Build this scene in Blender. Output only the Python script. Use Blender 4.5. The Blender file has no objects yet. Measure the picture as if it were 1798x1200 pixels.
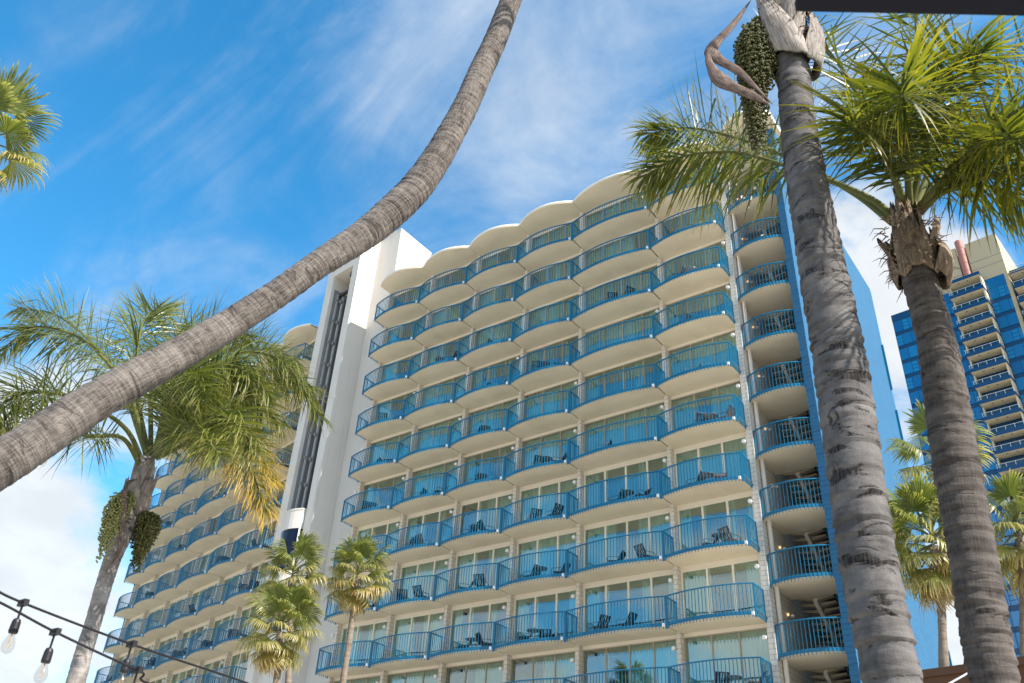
import bpy, math, random
from math import sin, cos, pi, radians
from mathutils import Vector, Matrix
random.seed(7)
scene = bpy.context.scene
COL = scene.collection

EXPOSURE = 0.92; CLOUDV = 4.4; SKYX = 0.0; SKYY = 0.0
LOBE1 = (-0.292, 0.571, 0.767); LOBE2 = (-0.601, 0.505, 0.62); LOBE3 = (-0.70, 0.17, 0.69)
# ------------------------------------------------------------------ camera
CAMZ = 1.6
cd = bpy.data.cameras.new('camera'); cam = bpy.data.objects.new('camera', cd); COL.objects.link(cam)
right = Vector((0.80947, 0.58495, 0.05093)); up = Vector((0.28636, -0.46902, 0.83547)); fwd = Vector((-0.51259, 0.66171, 0.54717))
cam.matrix_world = Matrix(((right.x, up.x, -fwd.x, 0), (right.y, up.y, -fwd.y, 0), (right.z, up.z, -fwd.z, CAMZ), (0, 0, 0, 1)))
cd.sensor_width = 36.0; cd.sensor_fit = 'HORIZONTAL'; cd.lens = 30.78
cd.clip_start = 0.05; cd.clip_end = 6000
cd.dof.use_dof = True; cd.dof.focus_distance = 26.0; cd.dof.aperture_fstop = 6.3
scene.camera = cam

# ------------------------------------------------------------------ sun and sky
SUN = Vector((0.763, -0.038, 0.641)).normalized()
SUN_EL = math.asin(SUN.z)
SUN_AZ = math.atan2(SUN.x, SUN.y)          # clockwise from +Y
w = bpy.data.worlds.new('World'); scene.world = w; w.use_nodes = True
nt = w.node_tree; nt.nodes.clear()
def N(t, typ, **kw):
    n = t.nodes.new(typ)
    for k, v in kw.items():
        if hasattr(n, k): setattr(n, k, v)
    return n
def mth(t, op, a, b=None, c=None, clamp=False):
    n = t.nodes.new('ShaderNodeMath'); n.operation = op; n.use_clamp = clamp
    for i, x in enumerate((a, b, c)):
        if x is None: continue
        if isinstance(x, (int, float)): n.inputs[i].default_value = x
        else: t.links.new(x, n.inputs[i])
    return n.outputs[0]
def sstep(t, x, lo, hi):
    n = t.nodes.new('ShaderNodeMapRange'); n.interpolation_type = 'SMOOTHSTEP'
    t.links.new(x, n.inputs[0]); n.inputs[1].default_value = lo; n.inputs[2].default_value = hi
    return n.outputs[0]
sky = N(nt, 'ShaderNodeTexSky', sky_type='NISHITA', sun_disc=False, sun_elevation=SUN_EL, sun_rotation=SUN_AZ,
        altitude=0.0, air_density=1.0, dust_density=0.3, ozone_density=2.5)
hs = N(nt, 'ShaderNodeHueSaturation'); hs.inputs['Saturation'].default_value = 1.34; hs.inputs['Value'].default_value = 1.3; hs.inputs['Hue'].default_value = 0.487
nt.links.new(sky.outputs[0], hs.inputs['Color'])
tc = N(nt, 'ShaderNodeTexCoord')
sx = N(nt, 'ShaderNodeSeparateXYZ'); nt.links.new(tc.outputs['Generated'], sx.inputs[0])
zc = mth(nt, 'MAXIMUM', sx.outputs[2], 0.02)
zd = mth(nt, 'ADD', zc, 0.30)
cx_ = N(nt, 'ShaderNodeCombineXYZ')
nt.links.new(mth(nt, 'DIVIDE', sx.outputs[0], zd), cx_.inputs[0]); nt.links.new(mth(nt, 'DIVIDE', sx.outputs[1], zd), cx_.inputs[1])
def noise(t, vec, scale, detail, rough, dist=0.0, loc=(0, 0, 0), rot=0.0, sc=(1, 1, 1)):
    mp = t.nodes.new('ShaderNodeMapping'); mp.inputs['Location'].default_value = loc
    mp.inputs['Rotation'].default_value = (0, 0, rot); mp.inputs['Scale'].default_value = sc
    t.links.new(vec, mp.inputs[0])
    n = t.nodes.new('ShaderNodeTexNoise'); n.inputs['Scale'].default_value = scale; n.inputs['Detail'].default_value = detail
    n.inputs['Roughness'].default_value = rough; n.inputs['Distortion'].default_value = dist
    t.links.new(mp.outputs[0], n.inputs['Vector'])
    return n.outputs['Fac']
# high thin veil, drawn out along the wind
big = noise(nt, cx_.outputs[0], 1.1, 3, 0.5, 0.3, loc=(SKYX, SKYY, 0))
wisp = noise(nt, cx_.outputs[0], 2.1, 12, 0.60, 0.8, loc=(2.2, 0.4, 0), rot=radians(62), sc=(1.0, 2.6, 1))
fine = noise(nt, cx_.outputs[0], 5.0, 8, 0.6, 0.3, loc=(1.3, 4.1, 0))
def lobe(d, width):
    v = Vector(d).normalized()
    n = nt.nodes.new('ShaderNodeVectorMath'); n.operation = 'DOT_PRODUCT'; nt.links.new(tc.outputs['Generated'], n.inputs[0]); n.inputs[1].default_value = v
    return sstep(nt, n.outputs['Value'], cos(radians(width)), 1.0)
lo1 = lobe(LOBE1, 24); lo2 = lobe(LOBE2, 22); lo4 = lobe((-0.153, 0.811, 0.565), 11); lo3 = lobe(LOBE3, 24)
cov = mth(nt, 'ADD', mth(nt, 'MULTIPLY', lo1, 0.17), mth(nt, 'MULTIPLY', lo2, 0.09))
cov = mth(nt, 'SUBTRACT', cov, mth(nt, 'MULTIPLY', lo3, 0.05))
a = mth(nt, 'ADD', mth(nt, 'MULTIPLY', big, 0.28), mth(nt, 'MULTIPLY', wisp, 0.72))
a = mth(nt, 'ADD', a, mth(nt, 'MULTIPLY', mth(nt, 'SUBTRACT', fine, 0.5), 0.30))
a = mth(nt, 'ADD', a, cov)
veil = mth(nt, 'MULTIPLY', sstep(nt, a, 0.48, 1.04), 0.86)
# low cumulus near the horizon
cn = noise(nt, tc.outputs['Generated'], 4.2, 9, 0.55, 0.2, loc=(0.7, 3.1, 0.2), sc=(1, 1, 1.7))
hz = mth(nt, 'ADD', mth(nt, 'MULTIPLY', mth(nt, 'SUBTRACT', 0.42, zc), 0.85), mth(nt, 'MULTIPLY', lo4, 0.30))
cum = mth(nt, 'MULTIPLY', sstep(nt, mth(nt, 'ADD', cn, hz), 0.50, 0.66), 0.93)
shade = mth(nt, 'ADD', 0.86, mth(nt, 'MULTIPLY', sstep(nt, fine, 0.35, 0.65), 0.14))
cl = mth(nt, 'MAXIMUM', veil, cum)
ccol = N(nt, 'ShaderNodeCombineXYZ')
for i, k in enumerate((CLOUDV * 0.955, CLOUDV * 0.985, CLOUDV * 1.0)): nt.links.new(mth(nt, 'MULTIPLY', shade, k), ccol.inputs[i])
mix = N(nt, 'ShaderNodeMix', data_type='RGBA'); nt.links.new(cl, mix.inputs[0])
nt.links.new(hs.outputs[0], mix.inputs[6]); nt.links.new(ccol.outputs[0], mix.inputs[7])
bg = N(nt, 'ShaderNodeBackground'); bg.inputs['Strength'].default_value = 0.125
nt.links.new(mix.outputs[2], bg.inputs[0])
wo = N(nt, 'ShaderNodeOutputWorld'); nt.links.new(bg.outputs[0], wo.inputs[0])

sl = bpy.data.lights.new('sun', 'SUN'); sl.energy = 5.0; sl.angle = radians(0.55); sl.color = (1.0, 0.93, 0.84)
so = bpy.data.objects.new('sun', sl); COL.objects.link(so)
so.rotation_euler = SUN.to_track_quat('Z', 'Y').to_euler(); so.location = SUN * 120
vs = scene.view_settings; vs.view_transform = 'Standard'; vs.look = 'None'; vs.gamma = 1.0; vs.use_curve_mapping = False
vs.exposure = EXPOSURE
scene.cycles.max_bounces = 10; scene.cycles.transparent_max_bounces = 12; scene.cycles.diffuse_bounces = 5

# ------------------------------------------------------------------ helpers
class MB:
    """collects faces (with material slots) and builds ONE mesh"""
    def __init__(s): s.v = []; s.f = []; s.m = []; s.t = []; s.tcs = []
    def face(s, idx, m=0): s.f.append(tuple(idx)); s.m.append(m)
    def box(s, x0, x1, y0, y1, z0, z1, m=0):
        b = len(s.v)
        s.v += [(x0, y0, z0), (x1, y0, z0), (x1, y1, z0), (x0, y1, z0), (x0, y0, z1), (x1, y0, z1), (x1, y1, z1), (x0, y1, z1)]
        for q in ((3, 2, 1, 0), (4, 5, 6, 7), (0, 1, 5, 4), (1, 2, 6, 5), (2, 3, 7, 6), (3, 0, 4, 7)): s.face([b + i for i in q], m)
    def prism(s, pts, z0, z1, m=0, ms=None):
        """pts counter-clockwise plan outline"""
        b = len(s.v); n = len(pts)
        s.v += [(p[0], p[1], z0) for p in pts] + [(p[0], p[1], z1) for p in pts]
        s.face([b + i for i in range(n - 1, -1, -1)], m); s.face([b + n + i for i in range(n)], m)
        for i in range(n):
            j = (i + 1) % n; s.face((b + i, b + j, b + n + j, b + n + i), m if ms is None else ms)
    def tube(s, pts, r, n=6, m=0, cap=True):
        pts = [Vector(p) for p in pts]; b = len(s.v); rs = r if isinstance(r, (list, tuple)) else [r] * len(pts)
        ref = None
        for i, p in enumerate(pts):
            t = (pts[min(i + 1, len(pts) - 1)] - pts[max(i - 1, 0)]).normalized()
            if ref is None: ref = t.orthogonal().normalized()
            ref = (ref - t * ref.dot(t)).normalized(); bn = t.cross(ref)
            for k in range(n):
                a = 2 * pi * k / n; s.v.append(tuple(p + (ref * cos(a) + bn * sin(a)) * rs[i]))
        for i in range(len(pts) - 1):
            for k in range(n):
                k2 = (k + 1) % n; s.face((b + i * n + k, b + i * n + k2, b + (i + 1) * n + k2, b + (i + 1) * n + k), m)
        if cap:
            s.face([b + k for k in range(n - 1, -1, -1)], m); e = b + (len(pts) - 1) * n; s.face([e + k for k in range(n)], m)
    def bar(s, a, c, wd, ht, m=0):
        """square bar from a to c"""
        a = Vector(a); c = Vector(c); t = (c - a).normalized()
        u = Vector((0, 0, 1)); u = (u - t * u.dot(t)); u = u.normalized() if u.length > 1e-4 else Vector((0, 1, 0)); sd = t.cross(u)
        b = len(s.v)
        for p in (a, c):
            for (i, j) in ((-1, -1), (1, -1), (1, 1), (-1, 1)): s.v.append(tuple(p + sd * (i * wd / 2) + u * (j * ht / 2)))
        for q in ((3, 2, 1, 0), (4, 5, 6, 7), (0, 1, 5, 4), (1, 2, 6, 5), (2, 3, 7, 6), (3, 0, 4, 7)): s.face([b + i for i in q], m)
    def lathe(s, prof, c=(0, 0, 0), n=16, m=0, axis=None):
        b = len(s.v); c = Vector(c); q = Vector((0, 0, 1)).rotation_difference(Vector(axis)) if axis is not None else None
        for r, z in prof:
            for k in range(n):
                a = 2 * pi * k / n; p = Vector((r * cos(a), r * sin(a), z))
                if q is not None: p = q @ p
                s.v.append(tuple(c + p))
        for i in range(len(prof) - 1):
            for k in range(n):
                k2 = (k + 1) % n; s.face((b + i * n + k, b + i * n + k2, b + (i + 1) * n + k2, b + (i + 1) * n + k), m)
        s.face([b + k for k in range(n - 1, -1, -1)], m); e = b + (len(prof) - 1) * n; s.face([e + k for k in range(n)], m)
    def mesh(s, name, mats, smooth=False):
        me = bpy.data.meshes.new(name); me.from_pydata(s.v, [], s.f)
        for mt in (mats if isinstance(mats, (list, tuple)) else [mats]): me.materials.append(mt)
        me.polygons.foreach_set('material_index', s.m)
        if smooth: me.polygons.foreach_set('use_smooth', [True] * len(s.f))
        if s.t:
            at = me.attributes.new('tint', 'FLOAT', 'POINT'); at.data.foreach_set('value', s.t)
        if s.tcs:
            at = me.attributes.new('bark', 'FLOAT_VECTOR', 'POINT'); at.data.foreach_set('vector', [c for p in s.tcs for c in p])
        me.update(); return me
def obj(name, me, parent=None, loc=(0, 0, 0), rz=0.0):
    o = bpy.data.objects.new(name, me); COL.objects.link(o)
    o.location = loc; o.rotation_euler = (0, 0, rz)
    if parent is not None: o.parent = parent
    return o
def tag(o, label=None, cat=None, group=None, kind=None):
    if label: o['label'] = label
    if cat: o['category'] = cat
    if group: o['group'] = group
    if kind: o['kind'] = kind
    return o
def empty(name, loc, label, cat, group=None, rz=0.0):
    o = bpy.data.objects.new(name, None); COL.objects.link(o); o.location = loc; o.rotation_euler = (0, 0, rz); o.empty_display_size = 0.3
    return tag(o, label, cat, group)
_cache = {}
def cached(key, fn):
    if key not in _cache: _cache[key] = fn()
    return _cache[key]
ORD = ['zero', 'first', 'second', 'third', 'fourth', 'fifth', 'sixth', 'seventh', 'eighth', 'ninth', 'tenth', 'eleventh', 'twelfth']
NUM = ['zero', 'one', 'two', 'three', 'four', 'five', 'six', 'seven', 'eight', 'nine', 'ten', 'eleven', 'twelve']

# ------------------------------------------------------------------ materials
def principled(name, col, rough=0.6, spec=0.4, metal=0.0):
    m = bpy.data.materials.new(name); m.use_nodes = True; b = m.node_tree.nodes['Principled BSDF']
    b.inputs['Base Color'].default_value = (*col, 1); b.inputs['Roughness'].default_value = rough
    b.inputs['Specular IOR Level'].default_value = spec; b.inputs['Metallic'].default_value = metal
    return m, m.node_tree, b
def painted(name, col, rough=0.7, var=0.10, scale=1.2, bump=0.05, bscale=60, spec=0.3, streak=0.0, gen='Object'):
    """paint or plaster with slow soiling, fine grain and optional run-down streaks"""
    m, t, b = principled(name, col, rough, spec)
    tcn = N(t, 'ShaderNodeTexCoord'); geo = N(t, 'ShaderNodeNewGeometry')
    n1 = noise(t, geo.outputs['Position'], scale, 6, 0.62)
    fac = mth(t, 'MULTIPLY', sstep(t, n1, 0.38, 0.72), var)
    if streak:
        n3 = noise(t, geo.outputs['Position'], 2.2, 5, 0.6, sc=(1.6, 1.6, 0.09))
        fac = mth(t, 'ADD', fac, mth(t, 'MULTIPLY', sstep(t, n3, 0.52, 0.75), streak))
    mx = N(t, 'ShaderNodeMix', data_type='RGBA'); mx.inputs[6].default_value = (*col, 1); mx.inputs[7].default_value = (col[0] * 0.45, col[1] * 0.42, col[2] * 0.40, 1)
    t.links.new(fac, mx.inputs[0]); t.links.new(mx.outputs[2], b.inputs['Base Color'])
    if bump:
        n2 = noise(t, geo.outputs['Position'], bscale, 3, 0.6)
        bp = N(t, 'ShaderNodeBump'); bp.inputs['Strength'].default_value = bump; bp.inputs['Distance'].default_value = 0.01
        t.links.new(n2, bp.inputs['Height']); t.links.new(bp.outputs[0], b.inputs['Normal'])
    return m
def blockwork(name, col, bw=0.40, bh=0.2, rough=0.7, joint=0.6, axis='xz'):
    """painted concrete block: flat joints read as fine recessed lines"""
    m, t, b = principled(name, col, rough, 0.3)
    geo = N(t, 'ShaderNodeNewGeometry'); sp = N(t, 'ShaderNodeSeparateXYZ'); t.links.new(geo.outputs['Position'], sp.inputs[0])
    cb = N(t, 'ShaderNodeCombineXYZ'); t.links.new(mth(t, 'ADD', sp.outputs[0], sp.outputs[1]), cb.inputs[0]); t.links.new(sp.outputs[2], cb.inputs[1])
    br = N(t, 'ShaderNodeTexBrick'); br.inputs['Scale'].default_value = 1.0; br.inputs['Brick Width'].default_value = bw; br.inputs['Row Height'].default_value = bh
    br.inputs['Mortar Size'].default_value = 0.009; br.inputs['Mortar Smooth'].default_value = 0.3; br.offset = 0.5
    c2 = tuple(c * 0.93 for c in col)
    br.inputs['Color1'].default_value = (*col, 1); br.inputs['Color2'].default_value = (*c2, 1); br.inputs['Mortar'].default_value = (*[c * joint for c in col], 1)
    t.links.new(cb.outputs[0], br.inputs['Vector'])
    n1 = noise(t, geo.outputs['Position'], 0.8, 6, 0.65)
    mx = N(t, 'ShaderNodeMix', data_type='RGBA', blend_type='MULTIPLY'); t.links.new(mth(t, 'MULTIPLY', sstep(t, n1, 0.4, 0.75), 0.22), mx.inputs[0])
    t.links.new(br.outputs['Color'], mx.inputs[6]); mx.inputs[7].default_value = (0.62, 0.6, 0.58, 1)
    t.links.new(mx.outputs[2], b.inputs['Base Color'])
    bp = N(t, 'ShaderNodeBump'); bp.inputs['Strength'].default_value = 0.5; bp.inputs['Distance'].default_value = 0.012; bp.invert = True
    t.links.new(br.outputs['Fac'], bp.inputs['Height']); t.links.new(bp.outputs[0], b.inputs['Normal'])
    return m
def glass_mat(name, tint, ior=1.9, rough=0.01):
    m = bpy.data.materials.new(name); m.use_nodes = True; t = m.node_tree; t.nodes.clear()
    tr = N(t, 'ShaderNodeBsdfTransparent'); tr.inputs[0].default_value = (*tint, 1)
    gl = N(t, 'ShaderNodeBsdfGlossy'); gl.inputs['Roughness'].default_value = rough; gl.inputs['Color'].default_value = (0.95, 0.98, 1, 1)
    geo = N(t, 'ShaderNodeNewGeometry'); nz = noise(t, geo.outputs['Position'], 0.9, 2, 0.5)
    bp = N(t, 'ShaderNodeBump'); bp.inputs['Strength'].default_value = 0.10; bp.inputs['Distance'].default_value = 0.012
    t.links.new(nz, bp.inputs['Height']); t.links.new(bp.outputs[0], gl.inputs['Normal'])
    f0 = ((ior - 1) / (ior + 1)) ** 2                       # Schlick, the same from both faces of the sheet
    dt = N(t, 'ShaderNodeVectorMath'); dt.operation = 'DOT_PRODUCT'; t.links.new(geo.outputs['Incoming'], dt.inputs[0]); t.links.new(geo.outputs['True Normal'], dt.inputs[1])
    om = mth(t, 'SUBTRACT', 1.0, mth(t, 'ABSOLUTE', dt.outputs['Value']))
    fr = mth(t, 'ADD', f0, mth(t, 'MULTIPLY', mth(t, 'POWER', om, 5.0), 1 - f0))
    mx = N(t, 'ShaderNodeMixShader'); t.links.new(fr, mx.inputs[0]); t.links.new(tr.outputs[0], mx.inputs[1]); t.links.new(gl.outputs[0], mx.inputs[2])
    out = N(t, 'ShaderNodeOutputMaterial'); t.links.new(mx.outputs[0], out.inputs[0])
    return m
def leaf_mat(name, c1, c2, tip, trans=0.35, rough=0.38, tipamt=1.0, tiplo=0.55, gain=(2.6, 2.5, 1.1)):
    m = bpy.data.materials.new(name); m.use_nodes = True; t = m.node_tree; b = t.nodes['Principled BSDF']
    geo = N(t, 'ShaderNodeNewGeometry'); at = N(t, 'ShaderNodeAttribute'); at.attribute_name = 'tint'
    mx = N(t, 'ShaderNodeMix', data_type='RGBA'); mx.inputs[6].default_value = (*c1, 1); mx.inputs[7].default_value = (*c2, 1)
    t.links.new(geo.outputs['Random Per Island'], mx.inputs[0])
    mx2 = N(t, 'ShaderNodeMix', data_type='RGBA'); t.links.new(mx.outputs[2], mx2.inputs[6]); mx2.inputs[7].default_value = (*tip, 1)
    f = mth(t, 'MULTIPLY', sstep(t, at.outputs['Fac'], tiplo, 1.05), tipamt, clamp=True); t.links.new(f, mx2.inputs[0])
    t.links.new(mx2.outputs[2], b.inputs['Base Color']); b.inputs['Roughness'].default_value = rough; b.inputs['Specular IOR Level'].default_value = 0.6
    tl = N(t, 'ShaderNodeBsdfTranslucent')
    gm = N(t, 'ShaderNodeMix', data_type='RGBA', blend_type='MULTIPLY'); gm.inputs[0].default_value = 1; gm.inputs[7].default_value = (*gain, 1); t.links.new(mx2.outputs[2], gm.inputs[6]); t.links.new(gm.outputs[2], tl.inputs[0])
    ms = N(t, 'ShaderNodeMixShader'); ms.inputs[0].default_value = trans
    t.links.new(b.outputs[0], ms.inputs[1]); t.links.new(tl.outputs[0], ms.inputs[2]); t.links.new(ms.outputs[0], t.nodes['Material Output'].inputs[0])
    return m
def bark_mat(name, lo, hi, scar, ring=30.0, ringamt=0.5, fiss=0.4, scars=0.5, bump=0.6, blotch=0.3, fs=(70, 70, 7), sth=0.60):
    """ringed palm bark; the vector attribute 'bark' holds (around, around, along) in metres"""
    m, t, b = principled(name, hi, 0.85, 0.2)
    at = N(t, 'ShaderNodeAttribute'); at.attribute_name = 'bark'; V = at.outputs['Vector']
    r1 = noise(t, V, 1.0, 7, 0.65, 0.4, sc=(2.2, 2.2, ring))             # rings
    f1 = noise(t, V, 1.0, 5, 0.7, 0.2, sc=fs)                    # fissures along the trunk
    b1 = noise(t, V, 1.0, 6, 0.6, 0.6, sc=(5, 5, 3.0))                    # weather blotches
    s1 = noise(t, V, 1.0, 4, 0.6, 0.9, loc=(3, 1, 2), sc=(3.2, 3.2, 9))   # dark torn scars
    g1 = noise(t, V, 90.0, 4, 0.7)
    fac = mth(t, 'ADD', mth(t, 'MULTIPLY', sstep(t, r1, 0.35, 0.65), ringamt), mth(t, 'MULTIPLY', sstep(t, f1, 0.38, 0.62), fiss))
    fac = mth(t, 'ADD', fac, mth(t, 'MULTIPLY', sstep(t, b1, 0.3, 0.7), blotch))
    fac = mth(t, 'ADD', fac, mth(t, 'MULTIPLY', mth(t, 'SUBTRACT', g1, 0.5), 0.5))
    fac = mth(t, 'DIVIDE', fac, ringamt + fiss + blotch, clamp=True)
    mx = N(t, 'ShaderNodeMix', data_type='RGBA'); mx.inputs[6].default_value = (*lo, 1); mx.inputs[7].default_value = (*hi, 1); t.links.new(fac, mx.inputs[0])
    mx2 = N(t, 'ShaderNodeMix', data_type='RGBA'); t.links.new(mx.outputs[2], mx2.inputs[6]); mx2.inputs[7].default_value = (*scar, 1)
    sc_ = mth(t, 'MULTIPLY', sstep(t, s1, sth, sth + 0.07), mth(t, 'ADD', 0.45, mth(t, 'MULTIPLY', sstep(t, f1, 0.4, 0.6), 0.55)))
    sc_ = mth(t, 'MULTIPLY', sc_, scars); t.links.new(sc_, mx2.inputs[0])
    t.links.new(mx2.outputs[2], b.inputs['Base Color'])
    h = mth(t, 'ADD', mth(t, 'MULTIPLY', r1, ringamt * 1.4), mth(t, 'MULTIPLY', f1, fiss)); h = mth(t, 'SUBTRACT', h, mth(t, 'MULTIPLY', sc_, 0.5)); h = mth(t, 'ADD', h, mth(t, 'MULTIPLY', g1, 0.25))
    bp = N(t, 'ShaderNodeBump'); bp.inputs['Strength'].default_value = bump; bp.inputs['Distance'].default_value = 0.02
    t.links.new(h, bp.inputs['Height']); t.links.new(bp.outputs[0], b.inputs['Normal'])
    return m
CREAM = (0.70, 0.62, 0.50)
M_soffit = painted('cream_soffit', (0.80, 0.69, 0.52), 0.8, 0.22, 0.5, 0.06, 90)
M_wall = painted('cream_wall', (0.66, 0.61, 0.535), 0.85, 0.10, 0.35, 0.10, 45, streak=0.22)
M_frame = painted('cream_frame', (0.80, 0.73, 0.61), 0.5, 0.05, 2.0, 0.0)
M_frame_thin = painted('tan_frame', (0.42, 0.35, 0.26), 0.5, 0.05, 2.0, 0.0)
M_block = blockwork('cream_block', (0.70, 0.64, 0.55), joint=0.42)
M_blue = painted('blue_rail', (0.004, 0.145, 0.26), 0.38, 0.05, 3.0, 0.0, spec=0.5)
M_bluewall = blockwork('blue_block', (0.027, 0.125, 0.24), 0.40, 0.2, 0.75, 0.5)
M_tread = painted('shaded_stair_concrete', (0.34, 0.285, 0.21), 0.85, 0.3, 2, 0)  # concrete tone darkened to carry the stairwell's lack of light
M_white = painted('white_trim', (0.78, 0.77, 0.74), 0.5, 0.06, 3, 0.0)
M_joint = painted('joint_brown', (0.07, 0.05, 0.035), 0.8, 0.1, 3, 0)
M_glass = glass_mat('tinted_glass', (0.78, 0.93, 0.87), 2.6)
M_dark = painted('stair_shade_tone', (0.06, 0.045, 0.04), 0.9, 0.2, 1, 0)  # near-black for the stair back wall, colour standing in for deep shade
M_room = painted('dimmed_room_paint', (0.11, 0.08, 0.065), 0.9, 0.2, 1, 0)  # room walls coloured dark so gaps between curtains look unlit
M_shaft = painted('shaft_grey', (0.27, 0.265, 0.25), 0.75, 0.3, 0.9, 0.05, streak=0.3)
M_steel = painted('guide_steel', (0.45, 0.45, 0.44), 0.45, 0.3, 3, 0, spec=0.5)
M_blackrail = painted('dark_rail', (0.045, 0.043, 0.042), 0.5, 0.2, 3, 0)
M_chair = painted('dark_sling', (0.012, 0.016, 0.022), 0.5, 0.2, 9, 0)
M_chairb = painted('brown_sling', (0.10, 0.065, 0.05), 0.55, 0.2, 9, 0)
M_chairf = painted('chair_frame', (0.05, 0.05, 0.055), 0.35, 0.1, 9, 0, spec=0.6)
M_table = painted('table_top', (0.10, 0.10, 0.11), 0.25, 0.1, 9, 0, spec=0.6)
def curtain_mat():
    m = bpy.data.materials.new('sheer_curtain'); m.use_nodes = True; t = m.node_tree; b = t.nodes['Principled BSDF']
    b.inputs['Base Color'].default_value = (0.52, 0.58, 0.56, 1); b.inputs['Roughness'].default_value = 0.9
    tl = N(t, 'ShaderNodeBsdfTranslucent'); tl.inputs[0].default_value = (0.5, 0.56, 0.54, 1)
    ms = N(t, 'ShaderNodeMixShader'); ms.inputs[0].default_value = 0.25
    t.links.new(b.outputs[0], ms.inputs[1]); t.links.new(tl.outputs[0], ms.inputs[2]); t.links.new(ms.outputs[0], t.nodes['Material Output'].inputs[0])
    return m
M_curtain = curtain_mat()
def lamp_mat(name, col, s):
    m = bpy.data.materials.new(name); m.use_nodes = True; t = m.node_tree; t.nodes.clear()
    e = N(t, 'ShaderNodeEmission'); e.inputs[0].default_value = (*col, 1); e.inputs[1].default_value = s
    o = N(t, 'ShaderNodeOutputMaterial'); t.links.new(e.outputs[0], o.inputs[0]); return m
M_lit = lamp_mat('lit_bulb', (1.0, 0.5, 0.15), 1.3)
# ------------------------------------------------------------------ ground
g = MB(); g.v = [(-3000, -3000, 0), (3000, -3000, 0), (3000, 3000, 0), (-3000, 3000, 0)]; g.face((0, 1, 2, 3))
M_ground = painted('pale_paving', (0.50, 0.46, 0.385), 0.9, 0.3, 0.15, 0.1, 20)
tag(obj('ground', g.mesh('ground', M_ground)), kind='structure')

# ------------------------------------------------------------------ hotel
HB = Vector((-25.0, 33.0, 0.0))
hotel = empty('hotel', HB, 'cream hotel with scalloped blue railed balconies, a lift tower and a blue end wall', 'hotel')
FH = 2.75
def zf(f): return 11.451 + (9 - f) * FH
ZROOF = zf(0)
class Wing:
    def __init__(s, ox, oy, th, edges): s.ox, s.oy, s.th, s.edges = ox, oy, th, edges
    def p(s, a, o, z): return Vector((s.ox + a * cos(s.th) - o * sin(s.th), s.oy + a * sin(s.th) + o * cos(s.th), z))
RW = Wing(0.0, 31.815, 0.0, [-36.02, -32.23, -28.45, -24.62, -20.81, -16.01, -12.28])
LW = Wing(-15.0, 26.492, -0.2089, [-53.15, -49.35, -45.50, -41.64, -36.82, -33.01, -29.20])
def hpart(name, me, pos, rz=0.0): return obj(name, me, hotel, Vector(pos) - HB, rz)
GO = 1.20                      # glass line behind the cusp line
NB = 18
def bow(wd, b): return [(wd * i / NB, -b * 4 * (i / NB) * (1 - i / NB)) for i in range(NB + 1)]
def slab_mesh(wd, b=0.34):
    m = MB(); g_ = 0.034
    pts = [(min(max(x, g_), wd - g_), y) for x, y in bow(wd, b)]
    m.prism(pts + [(wd - g_, GO - 0.002), (g_, GO - 0.002)], 0.0, 0.14, 0)
    m.box(wd - g_ + 0.001, wd + g_ - 0.001, 0.03, 0.93, 0.07, 0.13, 1)               # dark joint filler, recessed
    x = wd - 0.17; m.box(x, x + 0.10, -0.13, -0.03, -0.02, 0.115, 2)   # pale drain cap at the corner
    return m.mesh('balcony', [M_soffit, M_joint, M_white])
def rail_mesh(wd, rightend=False, b=0.34, side=True):
    m = MB(); pts = [Vector((x, y - 0.012, 0)) for x, y in bow(wd, b)]
    L = [0]
    for i in range(len(pts) - 1): L.append(L[-1] + (pts[i + 1] - pts[i]).length)
    def at(d):
        for i in range(len(pts) - 1):
            if d <= L[i + 1] or i == len(pts) - 2:
                return pts[i].lerp(pts[i + 1], (d - L[i]) / (L[i + 1] - L[i]))
    n = int(round(L[-1] / 0.148))
    for i in range(n + 1):
        p = at(L[-1] * i / n); r = 0.0115 if 0 < i < n else 0.026
        if i == 0: p = p + Vector((0.03, 0, 0))
        if i == n: p = p - Vector((0.03, 0, 0))
        m.box(p.x - r, p.x + r, p.y - 0.030 - r, p.y - 0.030 + r, -0.095, 1.17)
    for i in range(NB):
        a, c = pts[i], pts[i + 1]
        m.bar((a.x, a.y - 0.030, 1.19), (c.x, c.y - 0.030, 1.19), 0.055, 0.045)
        m.bar((a.x, a.y - 0.006, 0.075), (c.x, c.y - 0.006, 0.075), 0.024, 0.135)      # blue fascia on the slab edge
    def sider(x, teeth):
        y0, y1 = 0.0, 0.80
        m.bar((x, y0, 1.155), (x, y1, 1.155), 0.05, 0.045); m.bar((x, y0, 0.20), (x, y1, 0.20), 0.03, 0.05)
        k = 6
        for i in range(k + 1):
            yy = y0 + (y1 - y0) * i / k; r = 0.022 if i == k else 0.012
            m.box(x - r, x + r, yy - r, yy + r, -0.095 if teeth else 0.14, 1.15)
        if teeth:
            m.bar((x, 0, 0.075), (x, 0.9, 0.075), 0.024, 0.13)
    if side: sider(0.035 if not side == 'end' else -0.015, side == 'end')
    if rightend: sider(wd + 0.012, True)
    return m.mesh('railing', M_blue)
def nwin(wd): return 4 if wd > 4.3 else 3
WZ0, WZ1 = 0.14, 2.60
def win_geom(wd, thick):
    n = nwin(wd); a, c = 0.11, wd - 0.11; fw = 0.092 if thick else 0.05
    step = (c - a - fw) / n
    return n, a, c, fw, step
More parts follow.
